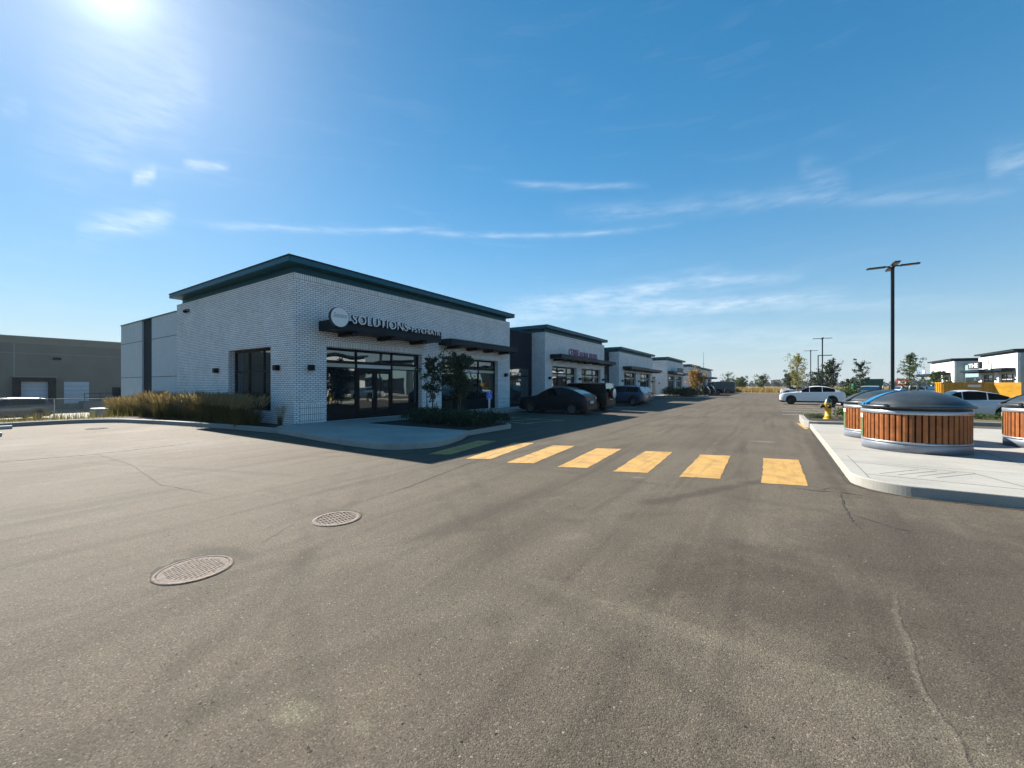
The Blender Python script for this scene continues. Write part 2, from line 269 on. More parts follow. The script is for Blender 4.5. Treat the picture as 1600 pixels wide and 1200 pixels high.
mat('canopy_metal', (.004, .016, .026), .5, .0, .12, 3, spec=.2); mat('link_panel', (.008, .016, .028), .7, 0, .15, 2, spec=.15); mat('teal_panel', (.20, .30, .32), .6, 0, .08, 2)
mat('stucco', (.56, .58, .60), .85, 0, .06, 2, .3, 90); mat('grey_stucco', (.24, .24, .225), .85, 0, .1, 1.5, .3, 60)
mat('joint', (.16, .17, .18), .9); mat('warehouse_panel', (.18, .165, .135), .9, 0, .12, .6, .3, 30); mat('warehouse_band', (.22, .20, .16), .9, 0, .1, .8)
mat('dock_white', (.40, .45, .50), .6, 0, .06, 2); mat('rubber', (.012, .012, .013), .8); mat('roofing', (.2, .2, .2), .9)
mat('white_sign', (.72, .73, .74), .4); mat('sign_dark', (.018, .022, .03), .5); mat('sign_script', (.16, .18, .2), .5); mat('magenta_sign', (.20, .03, .16), .4); mat('beige_strip', (.50, .49, .38), .5); mat('film_blue', (.62, .63, .64), .5)
mat('galvanized', (.30, .31, .32), .5, .4, .1, 5); mat('mesh_wire', (.35, .36, .37), .5, .5)
mat('mulch', (.028, .020, .016), .95, 0, .5, 14, .8, 30); mat('bark', (.11, .085, .065), .9, 0, .3, 12, .5, 40); mat('stake', (.10, .08, .05), .8)
mat('field_soil', (.16, .13, .07), .95, 0, .3, .3); mat('dry_grass', (.09, .08, .03), .95, 0, .45, 1.5, .6, 12)
mat('cast_iron', (.13, .098, .078), .8, .1, .6, 9, .9, 45); mat('iron_dark', (.01, .009, .008), .9)
mat('wood', (.235, .075, .016), .5, 0, .35, 7); mat('wood_gap', (.02, .008, .005), .8); mat('bin_lid', (.032, .042, .050), .38, 0, .25, 3, .15, 30); mat('lid_blue', (.02, .22, .48), .35)
mat('bin_steel', (.34, .37, .41), .38, .65, .12, 4); mat('bin_base', (.22, .25, .30), .45, .4, .15, 3); mat('label_green', (.09, .13, .05), .6, 0, .7, 25); mat('label_white', (.7, .68, .62), .6)
mat('hydrant_yellow', (.72, .43, .02), .4, 0, .12, 9, coat=.3); mat('hydrant_green', (.008, .05, .048), .35); mat('black', (.01, .01, .011), .5)
mat('pole_black', (.012, .013, .015), .45, .3); mat('lamp_lens', (.3, .3, .28), .3)
mat('dumpster_green', (.01, .10, .065), .5, 0, .2, 2); mat('bin_yellow', (.50, .25, .006), .5, 0, .22, 1.2, .2, 5); mat('blue_door', (.03, .09, .25), .5)
mat('sign_blue', (.02, .12, .55), .4); mat('post_white', (.7, .7, .7), .5); mat('wheelstop', (.5, .49, .46), .8, 0, .1, 5)
mat('seam', (.033, .028, .024), .9, 0, .3, 9); mat('seam_soft', (.055, .046, .037), .9, 0, .3, 9); mat('seam_pale', (.125, .11, .085), .9, 0, .3, 9); mat('groove', (.11, .11, .105), .9)
mat('tyre', (.013, .013, .014), .75); mat('rim', (.13, .135, .14), .4, .7); mat('rim_dark', (.03, .032, .035), .35, .7); mat('trim_black', (.015, .015, .016), .55)
mat('headlight', (.6, .63, .66), .12, .2, coat=.8); mat('taillight', (.28, .012, .012), .2, coat=.6); mat('plate', (.55, .55, .5), .5); mat('chrome', (.6, .6, .6), .15, 1.)
for n, c_ in [('car_white', (.66, .69, .72)), ('car_black', (.004, .005, .006)), ('car_navy', (.005, .009, .015)), ('car_blue', (.018, .045, .085)), ('car_silver', (.50, .52, .54)), ('car_red', (.4, .03, .03)), ('car_grey', (.045, .048, .048))]:
    dk_ = n in ('car_black', 'car_navy'); mat(n, c_, .4, .0 if dk_ or n == 'car_white' else .3, coat=.22 if dk_ else .6, spec=.12 if dk_ else .3)
_w = MATS['wood'].node_tree; _p = _w.nodes['Principled BSDF']; _g = N(_w, 'ShaderNodeNewGeometry'); _l = _p.inputs['Base Color'].links[0].from_socket
_w.links.new(MIX(_w, 1., _l, RAMP(_w, _g.outputs['Random Per Island'], [(0, (.78, .76, .74)), (.5, (.97, .97, .97)), (1, (1.15, 1.16, 1.18))]), 'MULTIPLY'), _p.inputs['Base Color'])
leafmat('leaf_green', (.028, .055, .016), (.075, .12, .03)); leafmat('leaf_dark', (.014, .028, .014), (.036, .062, .026), .2); leafmat('leaf_yellow', (.15, .15, .045), (.32, .30, .10)); leafmat('leaf_autumn', (.16, .085, .02), (.42, .26, .07))
leafmat('grass_blade', (.05, .052, .020), (.15, .125, .055)); leafmat('grass_plume', (.26, .20, .115), (.50, .41, .26), .35); leafmat('field_blade', (.22, .14, .035), (.36, .25, .08)); leafmat('weed', (.07, .085, .025), (.22, .17, .07)); leafmat('leaf_far', (.03, .042, .03), (.06, .075, .05), .1)

# ------------------------------------------------------------------ mesh helpers
class MB:
    def __init__(s): s.v = []; s.f = []
    def quad(s, *p):
        n = len(s.v); s.v += [tuple(q) for q in p]; s.f.append(tuple(range(n, n+len(p)))); return s
    def box(s, x0, y0, z0, x1, y1, z1):
        x0, x1 = min(x0, x1), max(x0, x1); y0, y1 = min(y0, y1), max(y0, y1); z0, z1 = min(z0, z1), max(z0, z1)
        n = len(s.v); s.v += [(x0,y0,z0),(x1,y0,z0),(x1,y1,z0),(x0,y1,z0),(x0,y0,z1),(x1,y0,z1),(x1,y1,z1),(x0,y1,z1)]
        s.f += [tuple(n+i for i in q) for q in ((0,3,2,1),(4,5,6,7),(0,1,5,4),(1,2,6,5),(2,3,7,6),(3,0,4,7))]; return s
    def prism(s, poly, z0, z1, bevel=0):
        a = sum(poly[i][0]*poly[(i+1) % len(poly)][1]-poly[(i+1) % len(poly)][0]*poly[i][1] for i in range(len(poly)))
        if a < 0: poly = poly[::-1]
        k = len(poly); n = len(s.v); s.v += [(x, y, z0) for x, y in poly]+[(x, y, z1) for x, y in poly]
        s.f.append(tuple(range(n+k, n+2*k))); s.f.append(tuple(range(n+k-1, n-1, -1)))
        for i in range(k): j = (i+1) % k; s.f.append((n+i, n+j, n+k+j, n+k+i))
        return s
    def tube(s, pts, rad, k=8, cap=True):
        pts = [Vector(p) for p in pts]; rad = rad if isinstance(rad, (list, tuple)) else [rad]*len(pts); n0 = len(s.v)
        for i, p in enumerate(pts):
            d = (pts[min(i+1, len(pts)-1)]-pts[max(i-1, 0)]).normalized()
            a = Vector((0, 0, 1)) if abs(d.z) < .9 else Vector((1, 0, 0)); u = d.cross(a).normalized(); w = d.cross(u)
            for j in range(k):
                q = p+(u*cos(2*pi*j/k)+w*sin(2*pi*j/k))*rad[i]; s.v.append(tuple(q))
        for i in range(len(pts)-1):
            for j in range(k): a = n0+i*k+j; b = n0+i*k+(j+1) % k; s.f.append((a, a+k, b+k, b))
        if cap: s.f.append(tuple(n0+j for j in range(k))); s.f.append(tuple(n0+(len(pts)-1)*k+j for j in range(k-1, -1, -1)))
        return s
    def lathe(s, prof, k=32, c=(0, 0, 0), axis='z', arc=None, start=0.):
        n0 = len(s.v); full = arc is None; m = k if full else k+1; A = 2*pi if full else arc
        for r, z in prof:
            for j in range(m):
                a = start+A*j/k
                if axis == 'z': q = (c[0]+r*cos(a), c[1]+r*sin(a), c[2]+z)
                elif axis == 'y': q = (c[0]+r*cos(a), c[1]+z, c[2]+r*sin(a))
                else: q = (c[0]+z, c[1]+r*cos(a), c[2]+r*sin(a))
                s.v.append(q)
        for i in range(len(prof)-1):
            for j in range(k):
                a = n0+i*m+j; b = n0+i*m+((j+1) % m if full else j+1); s.f.append((a, b, b+m, a+m))
        return s
    def build(s, name, m, parent=None, smooth=False, uv=True, bevel=0., loc=None):
        me = bpy.data.meshes.new(name); me.from_pydata(s.v, [], s.f)
        me.materials.append(MATS[m] if isinstance(m, str) else m)
        if uv and len(s.f) < 40000:
            u = me.uv_layers.new(name='uv').data
            for p in me.polygons:
                nx, ny, nz = (abs(c) for c in p.normal)
                for li in p.loop_indices:
                    x, y, z = me.vertices[me.loops[li].vertex_index].co
                    u[li].uv = (y, z) if nx >= ny and nx >= nz else ((x, z) if ny >= nz else (x, y))
        if smooth:
            for p in me.polygons: p.use_smooth = True
        o = bpy.data.objects.new(name, me); C.objects.link(o)
        if parent: o.parent = parent
        if loc: o.location = loc
        if bevel:
            b = o.modifiers.new('b', 'BEVEL'); b.width = bevel; b.segments = 2; b.limit_method = 'ANGLE'
            if smooth: pass
        return o
def tag(o, label=None, cat=None, group=None, kind=None):
    if label: o['label'] = label
    if cat: o['category'] = cat
    if group: o['group'] = group
    if kind: o['kind'] = kind
    return o
def thing(name, loc, rz, label, cat, group=None):
    o = bpy.data.objects.new(name, None); C.objects.link(o); o.location = loc; o.rotation_euler = (0, 0, rz); o.empty_display_size = .2
    return tag(o, label, cat, group)
KIDS = {}
def kids(o): return [c for c in bpy.data.objects if c.parent == o]
def dup(o, loc, rz=0, label=None, group=None, sc=None, parent=None):
    r = o.copy(); C.objects.link(r)
    if parent is None:
        r.location = loc; r.rotation_euler = (0, 0, rz)
        if label: r['label'] = label
        if group: r['group'] = group
        if sc: r.scale = sc if isinstance(sc, tuple) else (sc,)*3
    else: r.parent = parent
    for c in kids(o): dup(c, None, parent=r)
    return r
def struct(o): o['kind'] = 'structure'; return o
def text(name, s, mtl, parent, origin, width, height, depth, face=1, spacing=1.0, shear=0., bold=0.):
    """lettering standing on origin, reading along +y (face=1, seen from +x) or along -y (face=-1, seen from -x)"""
    cu = bpy.data.curves.new(name, 'FONT'); cu.body = s; cu.extrude = .5; cu.size = 1; cu.resolution_u = 6; cu.space_character = spacing; cu.shear = shear; cu.offset = bold
    t = bpy.data.objects.new(name, cu); C.objects.link(t); bpy.context.view_layer.update()
    me = bpy.data.meshes.new_from_object(t.evaluated_get(bpy.context.evaluated_depsgraph_get())); bpy.data.objects.remove(t)
    xs = [v.co.x for v in me.vertices]; ys = [v.co.y for v in me.vertices]; x0, x1, y0, y1 = min(xs), max(xs), min(ys), max(ys)
    for v in me.vertices:
        a = (v.co.x-x0)/(x1-x0)*width; b = (v.co.y-y0)/(y1-y0)*height; c = v.co.z*depth
        v.co = (origin[0]+face*c, origin[1]+face*a, origin[2]+b)
    me.materials.clear(); me.materials.append(MATS[mtl])
    o = bpy.data.objects.new(name, me); C.objects.link(o); o.parent = parent; return o

# ------------------------------------------------------------------ ground
def gz(x): 
    t = min(1, max(0, (-25.5-x)/14)); return -.03-1.2*(t*t*(3-2*t))
b = MB(); xs = [-3000, -600, -200, -90, -60, -45, -40, -38, -36, -34, -32, -30, -28, -27, -26, -25, 0, 60, 300, 1500, 3000]; ys = [-300, 0, 100, 400, 1500, 4500]
for i in range(len(xs)-1):
    for j in range(len(ys)-1): b.quad(*[(x, y, gz(x)) for x, y in ((xs[i], ys[j]), (xs[i+1], ys[j]), (xs[i+1], ys[j+1]), (xs[i], ys[j+1]))])
struct(b.build('ground', 'dry_grass'))
b = MB(); b.quad((-23.9, -60, 0), (70, -60, 0), (70, 93, 0), (-23.9, 93, 0)); struct(b.build('parking_lot', 'asphalt'))
b = MB(); b.quad((-160, -90, -1.215), (-41.5, -90, -1.215), (-41.5, 140, -1.215), (-160, 140, -1.215)); struct(b.build('loading_yard', 'yard_concrete'))
b = MB(); b.quad((-40, 101, -.02), (300, 101, -.02), (600, 900, -.02), (-500, 900, -.02)); struct(b.build('field', 'field_soil'))
b = MB(); b.quad((-200, 93.2, -.012), (300, 93.2, -.012), (300, 99, -.012), (-200, 99, -.012)); struct(b.build('cross_road', 'yard_concrete'))
# crosswalk bars
b = MB()
for q in ([(-6.57, 6.53), (-6.10, 6.80), (-6.52, 9.18), (-7.0, 8.90)], [(-5.50, 6.58), (-5.03, 6.84), (-5.45, 9.38), (-5.93, 9.12)], [(-4.53, 6.70), (-4.04, 6.93), (-4.32, 9.48), (-4.83, 9.26)], [(-3.49, 6.86), (-2.97, 7.09), (-3.17, 9.66), (-3.71, 9.44)],
          [(-2.47, 7.05), (-1.92, 7.28), (-2.03, 9.86), (-2.60, 9.66)], [(-1.39, 7.27), (-.80, 7.48), (-.86, 10.05), (-1.44, 9.86)], [(-.21, 7.51), (.39, 7.68), (.37, 10.26), (-.25, 10.10)]):
    j = lambda: random.uniform(-.01, .01)
    P_ = []
    for e in range(4):
        (x0, y0), (x1, y1) = q[e], q[(e+1) % 4]; n = 14
        P_ += [(x0+(x1-x0)*k/n+j(), y0+(y1-y0)*k/n+j(), .004) for k in range(n)]
    b.quad(*P_)
struct(b.build('crosswalk', 'yellow_paint'))
# access-aisle hatching and stall lines
b = MB()
def line(b, x0, y0, x1, y1, w=.1, z=.004):
    d = Vector((x1-x0, y1-y0)).normalized(); nx, ny = -d.y*w/2, d.x*w/2
    b.quad((x0+nx, y0+ny, z), (x0-nx, y0-ny, z), (x1-nx, y1-ny, z), (x1+nx, y1+ny, z))
line(b, -12.9, 14.2, -8.2, 14.0); line(b, -12.9, 16.4, -8.0, 16.1)
for x in (-12.6, -11.2, -9.8, -8.6): line(b, x, 14.2, x-.2+.9, 16.2, z=.0045)
struct(b.build('aisle_marking', 'pale_yellow_paint'))
b = MB()
for y in (19.0, 22.0, 25.0, 28.0, 31.0, 34.0, 36.8, 40, 43, 46): line(b, -12.9, y, -8.2, y)
for y in (26, 29, 32, 35, 38, 41.8, 44.6, 47.4, 50.2, 53, 56, 59, 62, 65, 68, 71, 74, 77, 80): line(b, 0.2, y, 4.2, y)
struct(b.build('stall_marking', 'white_paint'))
b = MB(); line(b, .70, 20.2, .86, 17.6, .11, .005); struct(b.build('kerb_marking', 'yellow_paint'))
# kerbs and pads
def arcpts(cx, cy, r, a0, a1, n=8): return [(cx+r*cos(radians(a0+(a1-a0)*i/n)), cy+r*sin(radians(a0+(a1-a0)*i/n))) for i in range(n+1)]
def ribbon_kerb(name, path, w=.16, z0=-.02, z1=.15):
    b = MB(); L = []; R_ = []
    for i, p in enumerate(path):
        a = Vector(path[max(i-1, 0)]); c = Vector(path[min(i+1, len(path)-1)]); d = (c-a).normalized(); n = Vector((-d.y, d.x)); p = Vector(p)
        L.append(p); R_.append(p+n*w)
    for i in range(len(path)-1):
        a, c, d, e = L[i], L[i+1], R_[i+1], R_[i]
        g = .012
        b.quad((a.x, a.y, z0), (c.x, c.y, z0), (c.x, c.y, z1-g), (a.x, a.y, z1-g)); b.quad((a.x, a.y, z1-g), (c.x, c.y, z1-g), (c.x*.9+d.x*.1, c.y*.9+d.y*.1, z1), (a.x*.9+e.x*.1, a.y*.9+e.y*.1, z1))
        b.quad((a.x*.9+e.x*.1, a.y*.9+e.y*.1, z1), (c.x*.9+d.x*.1, c.y*.9+d.y*.1, z1), (d.x, d.y, z1), (e.x, e.y, z1)); b.quad((e.x, e.y, z1), (d.x, d.y, z1), (d.x, d.y, z0), (e.x, e.y, z0))
    return struct(b.build(name, 'kerb_concrete'))
front = [(-23.85, -30), (-23.85, 3.4)] + arcpts(-22.0, 3.4, 1.85, 180, 105, 6) + [(-20.6, 5.7), (-18.5, 6.1), (-16, 6.5), (-13.4, 6.72), (-10.2, 6.4)] 
nose = arcpts(-8.35, 7.55, 1.2, -95, 5, 20)
pad = [(-10.2, 6.4), (-9.2, 6.33)] + nose + [(-7.22, 8.0), (-7.5, 8.8), (-7.95, 9.6), (-8.0, 12.0)] + arcpts(-8.4, 12.0, .4, 0, 90, 4) + [(-12.9, 12.8), (-12.9, 64.3), (-14.45, 64.3), (-14.45, 7.7), (-14.6, 7.4), (-13.9, 6.85)]
ribbon_kerb('kerb', front[:-1])
padc = [(-13.4, 6.72)] + pad
b = MB().prism([p for p in padc], -.02, .15); struct(b.build('sidewalk', 'concrete', bevel=.012))
b = MB().prism([(-24, -30), (-24, 4), (-23.75, 4.6), (-23.2, 5.25), (-22.5, 5.6), (-20.6, 5.85), (-18.5, 6.22), (-16, 6.6), (-13.5, 6.9), (-14.4, 7.5), (-14.4, 8.3), (-25, 8.3), (-25.6, 5), (-25.6, -30)], -.2, .10); struct(b.build('planting_bed', 'mulch'))
b = MB().prism([(-12.6, 9.55), (-7.98, 9.72), (-8.12, 12.0), (-8.5, 12.3), (-12.5, 12.5)], .1, .165); struct(b.build('mulch_bed', 'mulch'))
isl = [(.98, 19.2), (.98, 12), (.97, 8.6)] + arcpts(1.72, 8.48, .75, 180, 268, 24) + [(3.0, 7.76), (13, 7.9), (13, 19.6), (4.2, 19.2)]
b = MB().prism(isl, -.02, .15); struct(b.build('concrete_pad', 'concrete', bevel=.015))
b = MB().prism([(.80, 19.3), (.78, 19.9), (.8, 22.0), (5.0, 22.6), (5.0, 19.2), (1.2, 18.25), (.95, 18.3), (.82, 18.6)], -.02, .24); struct(b.build('planter_kerb', 'kerb_concrete', bevel=.02))
b = MB().prism([(.96, 19.3), (.95, 21.8), (4.9, 22.4), (4.9, 19.4), (1.25, 18.5), (1.0, 18.6)], .2, .246); struct(b.build('planter_soil', 'mulch'))
b = MB().prism([(4.5, 22.6), (13.5, 22.6), (13.5, 25.6), (4.5, 25.6)], -.02, .15); struct(b.build('median_kerb', 'kerb_concrete', bevel=.015))
b = MB().prism([(4.7, 22.8), (13.3, 22.8), (13.3, 25.4), (4.7, 25.4)], .1, .156); struct(b.build('median_bed', 'dry_grass'))
for (x0, y0, x1, y1) in [(4.2, 25.6, 5.4, 93), (-12.85, 52, -8.2, 63.5), (0.3, 72.0, 4.2, 75.5), (0.3, 51.0, 4.2, 53), (19.5, 30, 21.5, 93)]:
    b = MB().prism([(x0, y0), (x1, y0), (x1, y1), (x0, y1)], -.02, .15); struct(b.build('island_kerb', 'kerb_concrete'))
    b = MB().prism([(x0+.18, y0+.18), (x1-.18, y0+.18), (x1-.18, y1-.18), (x0+.18, y1-.18)], .1, .157); struct(b.build('island_bed', 'dry_grass'))
b = MB().prism([(23.2, 60), (25, 60), (25, 125), (23.2, 125)], -.02, .15); struct(b.build('sidewalk', 'concrete'))
# tooled joints and grooves
b = MB()
for i in range(5):
    x = -8.75+i*.17; line(b, x-.35+i*.05, 7.75-.1*i, x+.15, 7.1-.04*i, .014, .1535)
line(b, -14.4, 8.9, -8.1, 8.9, .012, .1535)
for x in (-9.6, -11.2, -12.8): line(b, x, 6.6, x, 9.5, .012, .1535)
for y in (11, 13, 15, 17, 19, 21, 23, 25): line(b, -14.4, y, -12.95, y, .012, .1535)
for i in range(4): line(b, 1.35+i*.22, 8.55+.03*i, 1.95+i*.22, 9.3+.02*i, .010, .1535)
line(b, 1.15, 8.4, 2.9, 8.3, .014, .1535); line(b, 1.15, 9.6, 2.6, 9.4, .012, .1535); line(b, 2.6, 9.4, 2.9, 8.3, .014, .1535); line(b, 1.16, 8.1, 1.16, 10.4, .010, .1535); line(b, .95, 9.7, 13, 9.9, .008, .1535)
line(b, 6, 7.9, 6, 19, .016, .1535); line(b, 1.0, 14.8, 13, 14.9, .016, .1535); line(b, .93, 11.4, 13, 11.5, .014, .1535); line(b, 3.6, 7.9, 3.6, 19, .014, .1535)
for x0, y0, x1, y1 in ((-20.4,5.62,-20.5,5.9),(-18.3,6.02,-18.4,6.3),(-16.2,6.34,-16.3,6.6)): line(b, x0, y0, x1, y1, .02, .1535)
struct(b.build('pavement_joint', 'groove'))
# paving seams and cracks
def crack(name, pts, w, m, seed, z=.0045, taper=True):
    r = random.Random(seed); jt = min(w*.5, .007); b = MB(); P = []
    for i in range(len(pts)-1):
        a, c = Vector(pts[i]), Vector(pts[i+1]); n = max(2, int((c-a).length/.06))
        for k in range(n): P.append(a+(c-a)*k/n+Vector((r.gauss(0, jt), r.gauss(0, jt))))
    P.append(Vector(pts[-1])); ww = [w*r.uniform(.2, 1.0)*(min(1, 4*min(i, len(P)-1-i)/len(P)+.1) if taper else 1) for i in range(len(P))]
    for i in range(len(P)-1):
        d = (P[i+1]-P[i]).normalized(); n = Vector((-d.y, d.x))
        if i == 0: q0, q1 = P[0]+n*ww[0]/2, P[0]-n*ww[0]/2
        r0, r1 = P[i+1]+n*ww[i+1]/2, P[i+1]-n*ww[i+1]/2
        b.quad((q1.x, q1.y, z), (r1.x, r1.y, z), (r0.x, r0.y, z), (q0.x, q0.y, z)); q0, q1 = r0, r1
    return struct(b.build(name, m))
crack('pavement_crack', [(.90, 7.6), (.75, 7.4), (.71, 6.7), (.71, 5.96), (.78, 5.5)], .028, 'seam', 1)
crack('pavement_crack', [(.95, 7.65), (.7, 7.75), (.5, 7.5)], .02, 'seam', 2)
crack('pavement_crack', [(.71, 6.3), (1.05, 5.95), (1.35, 5.85)], .015, 'seam', 3)
crack('pavement_crack', [(-2.65, 5.1), (-2.5, 5.25), (-2.45, 5.5)], .008, 'seam', 42)
crack('gutter_dirt', [(.93, 18.1), (.92, 12), (.92, 9), (.94, 8.3), (1.12, 7.88), (1.5, 7.68), (2.2, 7.68), (4, 7.72), (9, 7.8)], .10, 'seam', 31)
crack('gutter_dirt', [(-23.75, -6), (-23.75, 3.4), (-23.3, 4.6), (-22.4, 5.1), (-18.5, 6.0), (-13.5, 6.62), (-10, 6.3)], .10, 'seam', 32)
crack('gutter_dirt', [(-10, 6.28), (-8.4, 6.27), (-7.3, 6.9), (-7.1, 8.0), (-7.85, 9.8), (-7.92, 12)], .09, 'seam', 33)
crack('pavement_crack', [(1.1, 7.4), (.75, 7.5), (.45, 7.4), (.1, 7.45)], .03, 'seam', 34)
crack('pavement_seam', [(-14.5, -1.5), (-13.11, 1.13), (-12.8, 2.44), (-13.18, 4.95), (-13.7, 5.7)], .06, 'seam_soft', 5)
crack('pavement_seam', [(-13.0, 2.45), (-10.5, 2.5), (-8.06, 2.25), (-6.4, 2.5)], .025, 'seam_soft', 6)
crack('pavement_seam', [(-4.2, 1.9), (-4.59, 2.55)], .012, 'seam_soft', 61)
crack('pavement_seam', [(-4.6, 3.1), (-4.71, 4.31), (-5.1, 6.1), (-5.48, 8.34)], .035, 'seam_soft', 62)
crack('pavement_seam', [(-1.3, 45), (-1.9, 22), (-2.7, 14)], .03, 'seam_soft', 7)

# ------------------------------------------------------------------ buildings
def wall_light(loc, rz, label, group='black box wall lights'):
    global WL
    if 'WL' not in globals():
        t = thing('wall_light', loc, rz, label, 'wall light', group)
        b = MB().box(.0, -.045, -.06, .03, .045, .06); b.build('back_plate', 'black_metal', t)
        b = MB().box(.03, -.09, -.10, .20, .09, .10); b.build('lamp_housing', 'black_metal', t, bevel=.006)
        b = MB().box(.05, -.07, -.104, .18, .07, -.101); b.build('lens', 'lamp_lens', t); WL = t; return t
    return dup(WL, loc, rz, label, group)
def window_unit(bld, y0, y1, z0, z1, xg, muls=(1/3., 2/3.), trans=None, knee=.0, door=None, fm='black_metal'):
    """a glazed shopfront bay: frame bars, panes, knee panel, optional pair of doors"""
    fr = MB(); fw = .055; trans = trans if trans is not None else z0+(z1-z0)*.79
    D = .06
    fr.box(xg-D, y0, z1-.09, xg+D, y1, z1); fr.box(xg-D, y0, z0, xg+D, y0+fw, z1-.09); fr.box(xg-D, y1-fw, z0, xg+D, y1, z1-.09)
    fr.box(xg-D, y0+fw, z0, xg+D, y1-fw, z0+.08)
    ys = [y0+fw]+[y0+(y1-y0)*m for m in muls]+[y1-fw]
    for y in ys[1:-1]: fr.box(xg-D-.004, y-.035, z0+.08, xg+D+.004, y+.035, z1-.09)
    for i in range(len(ys)-1):
        a = ys[i]+(.035 if i else 0); c = ys[i+1]-(.035 if i < len(ys)-2 else 0)
        fr.box(xg-D+.003, a, trans, xg+D-.003, c, trans+.11)
        fr.box(xg-D+.003, a, trans-.20, xg+D-.003, c, trans-.155)
        if not (door and i == door): fr.box(xg-D+.006, a, z0+.08, xg+D-.006, c, z0+.08+knee) if knee else None
    w = fr.build('window', fm, bld)
    for i in range(len(ys)-1):
        a = ys[i]+(.03 if i else 0); c = ys[i+1]-(.03 if i < len(ys)-2 else 0)
        p = MB().box(xg-.014, a, trans+.11, xg+.014, c, z1-.09); p.build('pane', 'glass', w)
        p = MB().box(xg-.014, a, trans-.155, xg+.014, c, trans); p.build('glazing_strip', 'beige_strip' if i != 1 else 'film_blue', w)  # pale strip below the transom: beige, with white film on the middle pane
        p = MB().box(xg-.014, a, z0+.08+(knee if not (door and i == door) else 0), xg+.014, c, trans-.20)
        if door and i == door:
            lf = MB(); mid = (a+c)/2; zt = trans-.26
            lf.box(xg-.04, a, zt, xg+.07, c, trans-.2)
            for (p0, p1) in ((a+.01, mid-.008), (mid+.008, c-.01)):
                lf.box(xg-.035, p0, z0+.09, xg+.066, p0+.11, zt-.01); lf.box(xg-.035, p1-.11, z0+.09, xg+.066, p1, zt-.01)
                lf.box(xg-.035, p0+.11, z0+.09, xg+.066, p1-.11, z0+.32); lf.box(xg-.035, p0+.11, zt-.12, xg+.066, p1-.11, zt-.01)
            d = lf.build('door', fm, w)
            for yy in (mid-.16, mid+.16): MB().tube([(xg+.07, yy, 1.0), (xg+.11, yy, 1.0), (xg+.11, yy, 1.35), (xg+.07, yy, 1.35)], .012, 6).build('handle', 'galvanized', d)
            q = MB()
            for (p0, p1) in ((a+.01, mid-.008), (mid+.008, c-.01)): q.box(xg+.005, p0+.10, z0+.30, xg+.03, p1-.10, zt-.11)
            q.build('door_glass', 'glass', d)
        else: p.build('pane', 'glass', w)
    return w
def canopy(bld, y0, y1, out, z0, z1, n=4):
    b = MB(); b.box(.002, y0, z0, out, y1, z1); c = b.build('canopy', 'canopy_metal', bld, bevel=.01)
    k = MB(); k.box(.05, y0-.012, z1-.05, out+.015, y1+.012, z1+.02); k.build('edge_cap', 'canopy_metal', c)
    for i in range(n):
        y = y0+(y1-y0)*(i+.5)/n; MB().box(.004, y-.13, z0-.13, out-.12, y+.13, z0-.002).build('bracket', 'black_metal', c)
